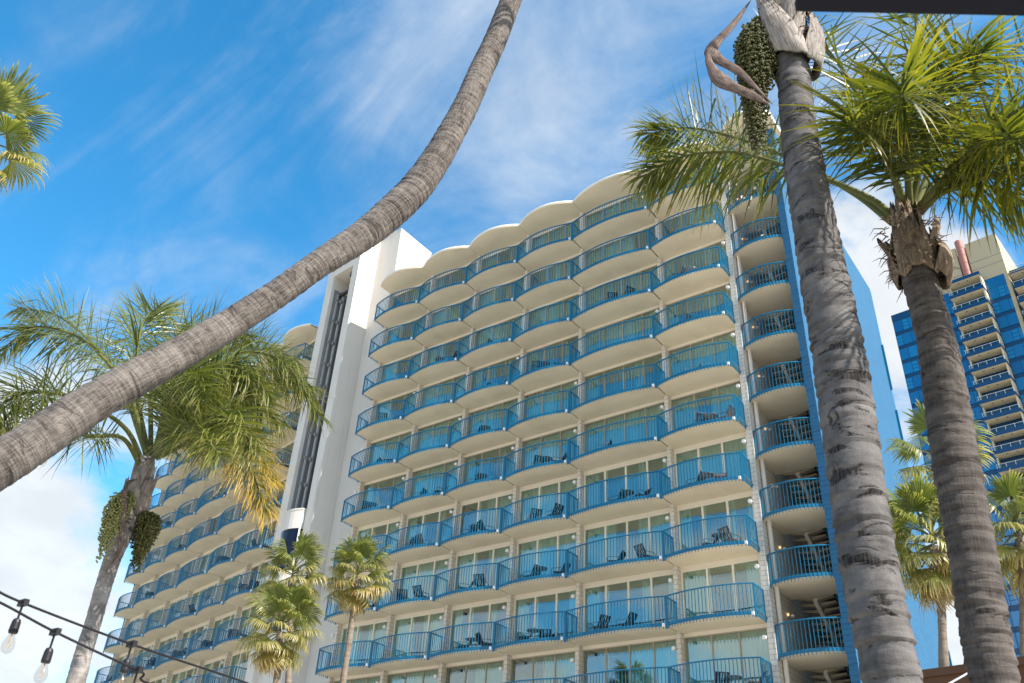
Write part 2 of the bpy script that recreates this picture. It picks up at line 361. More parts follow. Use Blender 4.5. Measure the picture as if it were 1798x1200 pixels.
def window_mesh(wd, thick):
    n, a, c, fw, step = win_geom(wd, thick); m = MB(); d0, d1 = 0.0, (0.09 if thick else 0.06)
    for i in range(n + 1):
        x = a + i * step; m.box(x, x + fw, d0, d1, WZ0, WZ1)
    for i in range(n):
        x0 = a + i * step + fw; x1 = a + (i + 1) * step
        m.box(x0, x1, d0 + 0.004, d1 - 0.004, WZ1 - fw, WZ1); m.box(x0, x1, d0 + 0.004, d1 - 0.004, WZ0, WZ0 + fw * 0.8)
        if i == 1:   # sliding leaf sits a little behind with its own stile
            m.box(x0 + 0.002, x0 + 0.05, d1, d1 + 0.04, WZ0 + 0.01, WZ1 - fw); m.box(x1 - 0.05, x1 - 0.002, d1, d1 + 0.04, WZ0 + 0.01, WZ1 - fw)
    return m.mesh('window', M_frame if thick else M_frame_thin)
def pane_mesh(wd, thick):
    n, a, c, fw, step = win_geom(wd, thick); m = MB()
    m.box(0, step - fw, 0.03, 0.038, WZ0 + fw * 0.8, WZ1 - fw); return m.mesh('pane', M_glass)
def curtain_mesh(wid, seed):
    r = random.Random(seed); m = MB(); n = max(6, int(wid / 0.032)); ph = r.random() * 6
    for i in range(n + 1):
        x = wid * i / n; y = 0.042 * sin(x * 2 * pi / 0.19 + ph + 0.8 * sin(x * 5 + ph)) + 0.012 * sin(x * 23 + ph)
        m.v += [(x, y, WZ0 + 0.03), (x, y * 0.8 + 0.006 * sin(x * 9), WZ1 - 0.03)]
    for i in range(n): m.face((2 * i, 2 * i + 2, 2 * i + 3, 2 * i + 1))
    return m.mesh('curtain', M_curtain, True)
rnd = random.Random(11)
def build_window(W, bi, f, s0, wd, z):
    thick = f in (7, 8, 9) and W is RW or (W is LW and f in (6, 7, 8, 9))
    key = (round(wd, 2), thick)
    wo_ = hpart('window', cached(('win',) + key, lambda: window_mesh(wd, thick)), W.p(s0, GO + 0.01, z), W.th)
    n, a, c, fw, step = win_geom(wd, thick)
    if W is RW:
        pm = cached(('pane',) + key, lambda: pane_mesh(wd, thick))
        for i in range(n): obj('pane', pm, wo_, (a + i * step + fw, 0, 0))
    else:
        def joined():
            mm = MB()
            for i in range(n): mm.box(a + i * step + fw, a + (i + 1) * step, 0.03, 0.038, WZ0 + fw * 0.8, WZ1 - fw)
            return mm.mesh('pane', M_glass)
        obj('pane', cached(('panes',) + key, joined), wo_)
    # curtains: which part of each bay is drawn
    k = rnd.random(); closed = 0.44 if f >= 7 else (0.28 if f >= 3 else 0.15)
    full = c - a
    if f == 9 and bi == 3 and W is RW: segs = [(0, 0.20 * full), (0.82 * full, full)]
    elif k < closed: segs = [(0, full)]
    elif k < closed + 0.16: segs = [(0, full * 0.36), (full * (0.5 + rnd.random() * 0.12), full)]
    elif k < closed + 0.28: segs = [(0, full * 0.30), (full * 0.80, full)]
    elif k < closed + 0.36: segs = [(full * 0.45, full)]
    elif k < closed + 0.42: segs = [(0, full * 0.66)]
    else: segs = [(0, full * 0.16), (full * 0.62, full * 0.74), (full * 0.9, full)]
    for (x0, x1) in segs:
        wid = round((x1 - x0) * 5) / 5 or 0.2
        cm = cached(('cur', wid), lambda: curtain_mesh(wid, int(wid * 100)))
        q = obj('curtain', cm, wo_, (a + x0, 0.17 + rnd.random() * 0.05, 0)); q.scale = ((x1 - x0) / wid, 1, 1)
def wall_lamp_mesh(sgn):
    m = MB(); m.lathe([(0.075, 0.0), (0.085, 0.01), (0.085, 0.17), (0.078, 0.18)], (sgn * 0.11, 0.10, 0), 14, 0, axis=(0, -1, 0))
    m.box(min(0, sgn * 0.10), max(0, sgn * 0.10), 0.05, 0.13, -0.05, 0.05, 1); return m.mesh('wall_lamp', [M_white, M_joint])
def build_wing(W, floors):
    E = W.edges; a0, a1 = E[0], E[-1]; Ltot = a1 - a0
    for f in floors:
        z = zf(f)
        m = MB(); m.box(0, Ltot, GO, 9.0, 0, 0.14, 0); m.box(0, Ltot, GO + 0.012, GO + 0.11, -0.15, -0.001, 1)
        hpart('floor_slab', cached(('fs', round(Ltot, 2)), lambda: m.mesh('floor_slab', [M_soffit, M_frame])), W.p(a0, 0, z), W.th)
        for i in range(6):
            s0, wd = E[i], E[i + 1] - E[i]; k = round(wd, 2)
            b = hpart('balcony', cached(('slab', k), lambda: slab_mesh(wd)), W.p(s0, 0, z), W.th)
            kind = 'end' if i == 0 else True; re = i == 5
            obj('railing', cached(('rail', k, kind, re), lambda: rail_mesh(wd, re, 0.34, kind)), b)
            build_window(W, i, f, s0, wd, z)
    # top canopy over every bay
    for i in range(6):
        s0, wd = E[i], E[i + 1] - E[i]
        def can():
            m = MB(); g_ = 0.012; pts = [(min(max(x, g_), wd - g_), y) for x, y in bow(wd, 0.62)]
            m.prism(pts + [(wd - g_, GO + 1.0), (g_, GO + 1.0)], 0, 0.07, 0)
            pts2 = [(x, y - 0.02) for x, y in pts]
            m.prism(pts2 + [(wd - g_, GO + 1.0), (g_, GO + 1.0)], 0.071, 0.17, 1)
            m.box(wd - g_ + 0.001, wd + g_ - 0.001, 0.03, 0.93, 0.03, 0.07, 2)
            return m.mesh('roof_canopy', [M_soffit, M_white, M_joint])
        hpart('roof_canopy', cached(('can', round(wd, 2)), can), W.p(s0, 0, ZROOF), W.th)
    m = MB(); m.box(0, Ltot, GO + 0.012, GO + 0.11, -0.15, -0.001, 1); m.box(0, Ltot, GO + 1.0, 15.5, 0.0, 0.16, 0); m.box(0, Ltot, GO + 1.5, 15.4, 0.16, 0.55, 0)
    hpart('roof', m.mesh('roof', [M_soffit, M_frame]), W.p(a0, 0, ZROOF), W.th)
    zb = zf(floors[-1])
    for i, s in enumerate(E[:-1] if W is RW else E):
        m = MB(); hgt = ZROOF - zb
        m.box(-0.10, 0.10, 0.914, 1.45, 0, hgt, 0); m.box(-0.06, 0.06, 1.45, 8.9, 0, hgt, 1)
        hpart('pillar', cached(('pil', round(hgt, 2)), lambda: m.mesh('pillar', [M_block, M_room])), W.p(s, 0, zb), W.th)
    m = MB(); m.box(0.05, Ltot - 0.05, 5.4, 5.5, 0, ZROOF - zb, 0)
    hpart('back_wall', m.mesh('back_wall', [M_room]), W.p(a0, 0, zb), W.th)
    m = MB(); m.box(0.0, Ltot, GO - 0.3, 15.5, 0, zb - 0.05)
    hpart('lower_wall', m.mesh('lower_wall', M_wall), W.p(a0, 0, 0), W.th)
    # balcony lamps on the pillars, every other storey
    for f in floors:
        for i in range(1, 6):
            if W is RW and (f < 4 or (i + f) % 2 == 0 and f < 6): continue
            if W is LW and ((i + f) % 2 or f < 5): continue
            hpart('wall_lamp', cached('lampL', lambda: wall_lamp_mesh(-1)), W.p(E[i] - 0.10, 0.90, zf(f - 1) - 0.62), W.th)
build_wing(RW, list(range(1, 12)))
build_wing(LW, list(range(1, 12)))
for f in range(2, 11):
    hpart('wall_lamp', cached('lampL', lambda: wall_lamp_mesh(-1)), (-36.12, 32.72, zf(f - 1) - 0.62))
    hpart('wall_lamp', cached('lampL', lambda: wall_lamp_mesh(-1)), (-12.32, 32.70, zf(f - 1) - 0.62))

# left wing: blue end wall with small lamps
m = MB(); m.box(-0.35, -0.10, 0.92, 15.5, 0, ZROOF + 0.5)
hpart('end_wall', m.mesh('end_wall', M_bluewall), LW.p(LW.edges[0], 0, 0), LW.th)
def elamp():
    m = MB(); m.box(-0.14, 0, -0.03, 0.03, -0.03, 0.03); m.lathe([(0.05, -0.1), (0.06, 0.0), (0.05, 0.06)], (-0.17, 0, 0), 10); return m.mesh('wall_lamp', M_blackrail)
for f in range(2, 11):
    hpart('wall_lamp', cached('elamp', elamp), LW.p(LW.edges[0] - 0.35, 1.6, zf(f) + 1.6), LW.th)

# lift tower between the wings (turned half way between their fronts)
TC = (-38.5, 31.72, 0); TT = radians(-6)
TOP = 42.32
m = MB()
m.box(-0.68, 0, 0, 1.6, 0, TOP); m.box(-3.55, -2.82, 0, 1.6, 0, TOP); m.box(-2.82, -0.68, 0, 1.6, 39.33, TOP)
m.box(-3.55, 0, 1.602, 5.2, 0, TOP); m.box(-2.82, -0.68, 0.35, 1.6, 0, 14.2)
hpart('lift_tower', m.mesh('lift_tower', M_wall), TC, TT)
m = MB(); m.box(-2.818, -0.682, 1.50, 1.598, 14.2, 39.32, 0)
m.box(-2.818, -2.78, 0.25, 1.5, 14.2, 38.3, 0); m.box(-0.72, -0.682, 0.25, 1.5, 14.2, 38.3, 0)
hpart('shaft_lining', m.mesh('shaft_lining', M_shaft), TC, TT)
for i, (x, y, wd, mt) in enumerate([(-2.62, 0.42, 0.07, M_steel), (-2.40, 0.75, 0.16, M_steel), (-2.05, 0.95, 0.09, M_blackrail), (-1.80, 0.90, 0.20, M_steel), (-1.52, 0.95, 0.10, M_blackrail), (-1.28, 0.85, 0.20, M_steel), (-1.02, 0.70, 0.10, M_blackrail), (-0.86, 0.45, 0.07, M_steel)]):
    m = MB(); m.box(x - wd / 2, x + wd / 2, y, y + 0.12, 14.3, 37.9)
    hpart('guide_rail', m.mesh('guide_rail', mt), TC, TT)
m = MB(); m.box(-2.7, -0.8, 0.55, 0.72, 37.75, 37.95); m.bar((-0.98, 0.5, 34.5), (-0.92, 0.3, 39.1), 0.07, 0.07)
m.lathe([(0.12, -0.05), (0.26, -0.04), (0.26, 0.04), (0.12, 0.05)], (-0.95, 0.35, 38.75), 14, axis=(0.3, 1, 0))
m.lathe([(0.10, -0.05), (0.2, -0.04), (0.2, 0.04), (0.10, 0.05)], (-1.25, 0.35, 39.0), 14, axis=(0.3, 1, 0))
hpart('lift_sheave', m.mesh('lift_sheave', M_blackrail), TC, TT)
for q, mt in (((-2.70, -2.53, 0.36, 0.60, 0, 0.16), M_shaft), ((-2.44, -2.28, 0.60, 0.75, -0.12, 0.10), M_shaft), ((-0.95, -0.70, 0.40, 0.72, -0.2, 0.55), M_shaft)):
    m = MB(); m.box(*q); bm_ = m.mesh('rail_bracket', mt)
    for k in range(12): hpart('rail_bracket', bm_, (TC[0], TC[1], 18.0 + k * 1.75), TT)
# bowed lift cab
def cabpts(e=0.0):
    return [(-0.76 + e, 1.3), (-2.74 - e, 1.3), (-2.74 - e, -0.08 - e)] + [(-2.74 - e + (1.98 + 2 * e) * i / 8, -0.08 - e - 0.42 * sin(pi * (0.06 + 0.86 * i / 8)) ) for i in range(1, 8)] + [(-0.76 + e, -0.18 - e)]
m = MB(); m.prism(cabpts(), 19.82, 20.95); m.prism(cabpts(0.02), 20.951, 21.05)
cab = hpart('lift_cab', m.mesh('lift_cab', M_wall), TC, TT)
m = MB(); m.prism(cabpts(), 16.5, 17.3); obj('cab_base', m.mesh('cab_base', M_wall), cab)
m = MB(); m.prism(cabpts(-0.03), 17.301, 19.819)
M_cabglass, _, _b = principled('cab_glass', (0.004, 0.006, 0.022), 0.12, 0.35)
obj('cab_window', m.mesh('cab_window', M_cabglass), cab)
for q in ((-0.80, -0.755, -0.22, -0.12), (-2.75, -2.70, -0.12, -0.04)): m = MB(); m.box(*q, 17.301, 19.819); obj('cab_post', m.mesh('cab_post', M_white), cab)
# stair and plant core right of the lift tower
m = MB(); m.box(-38.33, -36.36, 33.2, 36.5, 0, TOP + 0.03); m.box(-36.36, -36.13, 33.2, 36.4, 0, ZROOF)
hpart('core_wall', m.mesh('core_wall', M_wall), (0, 0, 0))
m = MB(); m.box(-38.33, -36.33, 33.17, 36.53, TOP + 0.031, TOP + 0.10)
hpart('coping', m.mesh('coping', M_wall), (0, 0, 0))

# open stair bay: fin, pipe column, blue end wall, landings, flights
m = MB(); m.box(-12.32, -12.05, 32.73, 47.3, 0, ZROOF + 1.3); m.box(-12.32, -12.05, 32.73, 33.6, ZROOF + 1.3, 37.9)
hpart('stair_fin', m.mesh('stair_fin', M_block), (0, 0, 0))
m = MB(); m.tube([(-11.93, 33.22, 0), (-11.93, 33.22, ZROOF + 1.38)], 0.095, 14)
hpart('pipe_column', m.mesh('pipe_column', M_wall, True), (0, 0, 0))
m = MB(); m.box(-9.46, -9.17, 32.95, 48.6, 0, ZROOF - 0.15); m.box(-9.46, -9.17, 32.95, 36.5, ZROOF - 0.15, ZROOF + 0.25)
hpart('end_wall', m.mesh('end_wall', M_bluewall), (0, 0, 0))
def blk(): 
    m = MB(); m.box(-0.165, 0.165, 0, 0.198, 0.004, 0.196); return m.mesh('block', M_bluestrip)
M_bluestrip = painted('blue_block_face', (0.026, 0.12, 0.23), 0.75, 0.15, 1.5, 0.1, 50)
for i in range(int((ZROOF + 0.3 - 4.0) / 0.2)):
    hpart('block', cached('blk', blk), (-9.335 + 0.004 * rnd.uniform(-1, 1), 32.745 + 0.004 * rnd.uniform(-1, 1), 4.0 + i * 0.2))
m = MB(); m.box(-9.48, -9.19, 32.75, 32.949, 0, 3.98); m.box(-9.48, -9.19, 32.77, 32.949, 3.98, ZROOF + 0.2)
hpart('wall_edge', m.mesh('wall_edge', M_bluewall), (0, 0, 0))
m = MB()
for k, zz in enumerate((6, 10.5, 15, 19.5, 24, 28.5)): m.box(-9.17, -9.05, 48.3, 48.42, zz, zz + 3.1)
m.box(-9.46, -9.17, 48.601, 48.75, 0, ZROOF - 0.3); hpart('conduit', m.mesh('conduit', M_blue), (0, 0, 0))
SW = 2.53
def landing_mesh():
    m = MB(); pts = [(x, y) for x, y in bow(SW, 0.36)]; m.prism(pts + [(SW, 2.1), (0, 2.1)], 0, 0.15); return m.mesh('stair_landing', M_soffit)
def flight_parts():
    tr = MB()
    n = 8; rise = 1.375 / n; going = 0.30
    st = MB(); st.bar((1.0, 2.10, -0.12), (1.0, 2.10 + n * going, -0.12 - 1.375), 0.15, 0.22)
    return st, n, rise, going
stmesh = flight_parts()[0].mesh('stair_flight', M_wall)
def tread():
    m = MB(); m.v = [(0.30, 0, 0), (1.0, 0, -0.13), (1.70, 0, 0), (1.70, 0.27, 0), (1.0, 0.27, -0.13), (0.30, 0.27, 0), (0.30, 0, 0.05), (1.70, 0, 0.05), (1.70, 0.27, 0.05), (0.30, 0.27, 0.05)]
    for q in ((0, 1, 2, 7, 6), (5, 9, 8, 3, 4), (0, 5, 4, 1), (1, 4, 3, 2), (6, 7, 8, 9), (0, 6, 9, 5), (2, 3, 8, 7)): m.face(q)
    return m.mesh('tread', M_tread)
treadm = tread()
gd = MB(); gd.bar((1.85, 2.12, 0.0), (1.85, 4.5, -1.375), 0.05, 0.30); gd.bar((1.85, 2.12, 0.95), (1.85, 4.5, -0.42), 0.05, 0.06)
for i in range(12): gd.box(1.84, 1.86, 2.15 + i * 0.2, 2.17 + i * 0.2, 0.1 - i * 0.115, 0.92 - i * 0.115)
gdm = gd.mesh('stair_guard', M_blue)
def slamp():
    m = MB(); m.box(0, 0.10, -0.06, 0.06, -0.08, 0.08, 0); m.lathe([(0.02, 0), (0.055, 0.03), (0.05, 0.12), (0.02, 0.15)], (0.14, 0, -0.04), 10, 0, axis=(1, 0, -0.2)); m.box(0.03, 0.09, -0.075, -0.061, -0.04, 0.03, 1)
    return m.mesh('wall_lamp', [M_white, M_lit])
for f in range(0, 12):
    zz = zf(f) + 1.375
    if f == 0:
        m = MB(); pts = [(x, y) for x, y in bow(SW + 0.27, 0.8)]; m.prism(pts + [(SW + 0.27, 6), (0, 6)], 0, 0.16); m.prism([(x, y - 0.02) for x, y in pts] + [(SW + 0.27, 6), (0, 6)], 0.161, 0.30, 1)
        hpart('stair_canopy', m.mesh('stair_canopy', [M_soffit, M_white]), (-12.045, 32.9, zz)); continue
    b = hpart('stair_landing', cached('landing', landing_mesh), (-12.045, 32.9, zz))
    obj('railing', cached('lrail', lambda: rail_mesh(SW, False, 0.36, False)), b)
    fl = hpart('stair_flight', stmesh, (-12.045, 32.9, zz))
    for i in range(8): obj('tread', treadm, fl, (0, 2.14 + i * 0.30, -0.02 - i * 1.375 / 8))
    obj('stair_guard', gdm, fl)
    hpart('wall_lamp', cached('slamp', slamp), (-12.05, 34.4, zz + 2.0))
m = MB(); m.box(-12.04, -9.47, 38.6, 38.7, 0, ZROOF + 1.3); hpart('stair_back_wall', m.mesh('stair_back_wall', M_dark), (0, 0, 0))
m = MB(); m.box(-12.04, -9.47, 37.3, 38.59, 0, 0.14); cm_ = m.mesh('stair_corridor', M_tread)
for f in range(1, 12): hpart('stair_corridor', cm_, (0, 0, zf(f)))

# ------------------------------------------------------------------ chairs and tables on the balconies
def chair_meshes(ms):
    m = MB(); m.bar((0, -0.25, 0.40), (0, 0.23, 0.36), 0.50, 0.03); seat = m.mesh('seat', ms)
    m = MB()
    for i in range(5): x = -0.22 + i * 0.11; m.bar((x, 0.22, 0.38), (x, 0.46, 0.96), 0.075, 0.02)
    m.bar((-0.26, 0.455, 0.945), (0.26, 0.455, 0.945), 0.03, 0.05); m.bar((-0.26, 0.34, 0.66), (0.26, 0.34, 0.66), 0.03, 0.03); back = m.mesh('backrest', ms)
    m = MB()
    m.tube([(0, -0.27, 0), (0, -0.30, 0.56), (0, -0.22, 0.61), (0, 0.28, 0.58)], 0.016, 6)
    m.tube([(0, 0.30, 0), (0, 0.22, 0.38), (0, 0.47, 0.97)], 0.016, 6); m.tube([(0, -0.27, 0.02), (0, 0.30, 0.02)], 0.014, 6)
    return seat, back, m.mesh('side_frame', M_chairf)
CH = {0: chair_meshes(M_chair), 1: chair_meshes(M_chairb)}
m = MB(); m.lathe([(0.30, 0.50), (0.33, 0.505), (0.33, 0.53), (0.30, 0.535)], n=18); TT_TOP = m.mesh('table_top', M_table)
m = MB()
for k in range(4): a = pi / 4 + k * pi / 2; m.tube([(0.28 * cos(a), 0.28 * sin(a), 0), (0.18 * cos(a), 0.18 * sin(a), 0.3), (0.25 * cos(a), 0.25 * sin(a), 0.50)], 0.013, 5)
TT_LEG = m.mesh('legs', M_chairf)
def place(kind, W, s, o, z, rz, label, group, brown=0):
    p = W.p(s, o, z)
    if kind == 'chair':
        t = empty('balcony_chair', p, label, 'chair', group, W.th + rz); t.scale = (0.95, 0.95, 0.74)
        for nm, me in zip(('seat', 'backrest'), CH[brown]): obj(nm, me, t)
        for x in (-0.28, 0.28): obj('side_frame', CH[brown][2], t, (x, 0, 0))
    else:
        t = empty('balcony_table', p, label, 'table', group, W.th + rz)
        obj('table_top', TT_TOP, t); obj('legs', TT_LEG, t)
cr = random.Random(5)
for W, wn in ((RW, 'right wing'), (LW, 'left wing')):
    for f in range(1, 11):
        for i in range(6):
            s0, wd = W.edges[i], W.edges[i + 1] - W.edges[i]; z = zf(f) + 0.141
            bay = ORD[6 - i] + ' bay from stairs' if W is RW else ORD[6 - i] + ' bay from lift'
            where = f'{bay}, {ORD[f]} balcony row down, {wn}'
            if W is RW and f < 3 and cr.random() < 0.75: continue
            if W is RW and cr.random() < (0.35 if f < 6 else 0.10): continue
            if W is LW and (f < 4 or cr.random() < 0.3): continue
            c0 = wd * (0.30 + 0.2 * cr.random()); fa = cr.uniform(0.6, 2.4)
            brown = 1 if (W is RW and i == 5) or cr.random() < 0.12 else 0
            col = 'brown' if brown else 'dark'
            place('chair', W, s0 + c0, 0.34 + 0.14 * cr.random(), z, fa - pi, f'left dark sling chair, {where}', 'chairs on the hotel balconies', 0)
            if cr.random() < 0.75 or f > 6: place('chair', W, s0 + c0 + cr.uniform(0.9, 1.5), 0.34 + 0.2 * cr.random(), z, cr.choice((cr.uniform(-2.3, -0.7), cr.uniform(-0.6, 0.6), cr.uniform(2.6, 3.6))), f'right {col} sling chair, {where}', 'chairs on the hotel balconies', brown)
            if cr.random() < 0.5: place('table', W, s0 + c0 + 0.62, 0.20 + 0.1 * cr.random(), z, 0, f'small round table, {where}', 'tables on the hotel balconies')

# measured positions in metres (x, y, z[, radius])
LEAN = [(-5.727,1.788,3.36,0.145),(-5.617,2.11,3.789,0.142),(-5.458,2.493,4.404,0.132),(-5.223,2.953,5.038,0.116),(-4.995,3.324,5.606,0.109),(-4.829,3.562,6.028,0.113),(-4.631,3.814,6.439,0.133),(-4.497,3.972,6.76,0.146),(-4.381,4.1,7.075,0.147),(-4.284,4.201,7.444,0.141),(-4.206,4.279,7.83,0.134),(-4.127,4.355,8.25,0.129),(-4.053,4.424,8.732,0.127),(-3.965,4.504,9.246,0.123),(-3.862,4.592,9.99,0.116),(-3.782,4.658,10.63,0.117),(-3.716,4.711,11.313,0.118),(-3.644,4.767,12.693,0.123),(-3.599,4.801,14.128,0.127)]
T1 = [(-1.324,5.338,2.781,0.155),(-1.328,5.337,3.093,0.161),(-1.335,5.336,3.429,0.163),(-1.329,5.337,3.788,0.164),(-1.32,5.339,4.175,0.169),(-1.307,5.342,4.592,0.174),(-1.296,5.345,5.045,0.173),(-1.299,5.344,5.541,0.171),(-1.299,5.344,6.082,0.162),(-1.299,5.344,6.676,0.155),(-1.28,5.349,7.255,0.144),(-1.247,5.357,7.883,0.136),(-1.256,5.355,8.511,0.141),(-1.237,5.359,9.094,0.135)]
T2 = [(-0.976,6.426,2.971,0.149),(-0.963,6.428,3.324,0.15),(-0.936,6.432,3.699,0.149),(-0.914,6.435,4.102,0.151),(-0.89,6.439,4.535,0.156),(-0.853,6.444,4.999,0.151),(-0.821,6.448,5.501,0.137),(-0.823,6.448,5.829,0.133),(-0.828,6.447,6.116,0.13),(-0.825,6.447,6.415,0.124),(-0.818,6.448,6.693,0.104)]
T3 = [(-12.328,6.634,3.836,0.13),(-12.335,6.621,4.323,0.119),(-12.334,6.624,4.795,0.112),(-12.339,6.614,5.285,0.115),(-12.336,6.621,5.756,0.122),(-12.313,6.662,6.164,0.141),(-12.296,6.694,6.633,0.149),(-12.297,6.693,7.013,0.151),(-12.315,6.659,7.347,0.12)]
F3 = [[(-12.315,6.659,7.347),(-12.575,6.154,8.368),(-13.188,5.477,9.195),(-13.6,4.795,9.232),(-13.692,4.523,8.563)],[(-12.313,6.663,7.397),(-13.067,6.422,8.984),(-13.762,6.593,10.526),(-14.343,7.314,11.373)],[(-12.322,6.646,7.146),(-12.14,6.085,7.401),(-11.849,5.396,7.067),(-11.727,4.607,6.902),(-11.637,4.045,6.208)],[(-12.326,6.638,7.242),(-12.258,6.162,7.614),(-12.112,5.494,7.658),(-11.832,4.723,7.439),(-11.724,4.219,7.069),(-11.529,3.928,6.372)],[(-12.274,6.734,7.418),(-12.162,6.934,8.633),(-11.836,7.478,9.615),(-11.388,8.143,9.589),(-10.931,8.747,8.71)],[(-12.248,6.781,7.382),(-11.453,7.033,7.643),(-10.74,7.36,7.214),(-10.35,7.667,6.412)],[(-12.282,6.72,7.414),(-11.662,6.395,8.115),(-10.741,6.034,8.11),(-9.864,5.872,7.428)],[(-12.266,6.748,7.422),(-12.839,7.442,9.44),(-13.115,8.595,10.92),(-13.012,9.718,10.948)],[(-12.266,6.748,7.422),(-11.212,6.618,7.691),(-10.255,6.572,7.458),(-9.636,6.742,6.87)],[(-12.297,6.691,7.406),(-13.445,6.917,9.477),(-14.148,7.684,11.036),(-14.351,8.734,11.422)],[(-12.321,6.648,7.393),(-13.346,6.163,9.05),(-14.66,5.562,10.243),(-15.44,5.035,10.471)],[(-12.263,6.755,7.394),(-11.858,6.902,8.366),(-11.276,7.313,8.56),(-10.748,7.834,8.075)],[(-12.278,6.726,7.386),(-11.176,6.402,7.294),(-10.309,6.22,7.081),(-9.658,6.205,6.561)],[(-12.266,6.748,7.422),(-12.27,7.304,8.849),(-11.94,8.085,9.614),(-11.259,8.784,9.284)],[(-12.266,6.748,7.422),(-11.822,6.683,8.623),(-11.193,6.921,8.877),(-10.57,7.36,8.374)],[(-12.274,6.734,7.418),(-12.543,6.826,9.144),(-12.49,7.206,10.174),(-12.245,7.877,10.346)],[(-12.248,6.781,7.382),(-12.24,7.356,8.202),(-11.841,7.982,8.271),(-11.48,8.493,7.545)]]
F2 = [[(-0.883,6.44,6.762),(-1.04,6.416,7.071),(-1.393,6.451,7.524),(-1.764,6.464,7.918),(-2.219,6.428,8.312),(-2.745,6.331,8.461),(-3.179,6.237,8.321)],[(-0.699,6.462,6.776),(-0.507,6.38,6.831),(-0.229,6.196,6.707),(0.119,5.999,6.473),(0.415,5.785,6.074),(0.587,5.67,5.689)],[(-0.76,6.455,6.864),(-0.656,6.165,7.142),(-0.542,5.775,7.27),(-0.456,5.18,6.915),(-0.419,4.581,6.255)],[(-0.751,6.456,6.861),(-0.596,6.774,7.994),(-0.416,7.188,9.367),(-0.321,7.793,10.856),(-0.36,8.392,12.055)],[(-0.72,6.46,6.835),(-0.353,6.891,7.957),(0.109,7.299,8.861),(0.597,7.677,9.447),(0.997,7.938,9.532)],[(-0.706,6.462,6.811),(-0.259,6.795,7.598),(0.178,7.098,7.907),(0.487,7.284,7.601)],[(-0.788,6.452,6.862),(-0.916,6.839,8.238),(-1.208,7.301,9.931),(-1.643,7.625,11.106),(-2.184,7.8,11.689)],[(-0.703,6.462,6.829),(-0.307,6.092,6.827),(-0.017,5.6,6.55),(0.127,5.198,6.06)],[(-0.788,6.452,6.862),(-0.797,5.947,7.101),(-0.814,5.439,7.027),(-0.861,5.027,6.589)],[(-0.723,6.46,6.817),(-0.451,6.985,7.359),(-0.116,7.399,7.516),(0.124,7.699,7.343)],[(-0.709,6.461,6.844),(0.005,6.1,6.914),(0.518,5.777,6.455),(0.718,5.554,5.778)],[(-0.704,6.462,6.823),(0.186,6.297,7.313),(0.815,6.045,7.006),(1.124,5.894,6.484)],[(-0.748,6.457,6.879),(-0.361,6.189,7.545),(-0.073,5.9,7.718),(0.134,5.498,7.296)],[(-0.932,6.534,6.828),(-1.218,6.69,7.443),(-1.731,6.886,8.292),(-2.308,6.925,8.99),(-2.899,6.917,9.511),(-3.326,6.722,9.489)]]
F1 = [[(-1.184,5.371,9.154),(-0.788,5.443,10.023),(-0.503,5.577,9.651),(-0.385,5.687,8.716)],[(-1.155,5.377,9.182),(-0.779,5.647,11.051),(-0.19,5.997,11.665),(0.197,6.197,10.876)],[(-1.189,5.37,9.246),(-0.864,5.229,10.825),(-0.465,4.978,10.728),(-0.329,4.789,9.453)]]
FAN = [((-25.672,20.736,11.589),(-25.26,21.235,7.383),1.0),((-24.136,19.453,9.133),(-23.97,19.657,6.652),1.05),((-24.115,22.527,11.883),(-24.078,22.566,7.36),1.0),((-4.957,27.558,11.437),(-5.357,27.483,7.864),1.15),((-4.754,30.633,15.365),(-6.009,30.412,8.539),1.2),((-2.791,28.865,11.843),(-3.562,28.78,7.977),1.2),((-11.746,2.456,10.264),(-11.65,2.877,6.391),1.0)]
BUNCH3 = [((-12.245,6.493,6.714),(-12.103,6.312,6.36),(-12.041,6.279,5.708)),((-12.249,6.923,6.52),(-12.112,6.881,6.293),(-12.11,6.884,5.671))]
BUNCH1 = [((-1.431,5.259,8.534),(-1.532,5.178,8.121),(-1.608,5.155,7.105))]
SPATHE = [[(-1.469,5.196,8.809),(-1.625,5.045,8.399),(-1.793,4.934,8.085),(-1.739,4.922,7.89),(-1.584,4.974,7.662),(-1.385,5.064,7.231)],[(-1.829,4.932,8.1),(-1.807,4.876,7.83),(-1.719,4.887,7.563),(-1.524,4.972,7.353),(-1.404,5.048,7.221)]]
SPATHE3 = [(-12.155,6.513,6.891),(-12.023,6.313,6.69),(-11.995,6.367,6.269),(-11.968,6.477,5.777),(-11.988,6.38,5.313)]
WIRE1 = [(-4.105,1.585,2.693),(-4.103,1.849,2.653),(-4.126,2.453,2.611),(-4.15,3.133,2.586),(-4.144,3.914,2.539)]
WIRE2 = [(-4.006,1.562,2.628),(-4.029,2.004,2.552),(-4.018,2.438,2.482),(-4.088,3.049,2.436)]
SOCK1 = [(-4.103,1.849,2.653),(-4.126,2.453,2.611)]
SOCK2 = [(-4.029,2.004,2.552),(-4.018,2.438,2.482)]
EAVE = [(-1.777,7.8,3.388),(-1.219,7.907,3.438),(-0.239,7.996,3.502)]
CABLE = [(-1.436,6.851,3.035),(-1.316,7.384,3.248),(-1.257,7.799,3.405)]
BULBR = [(-1.274,7.492,3.21)]
AWN = [(-0.34,1.563,3.77),(-0.325,1.567,3.652),(0.132,1.595,3.317),(0.223,1.584,3.236)]
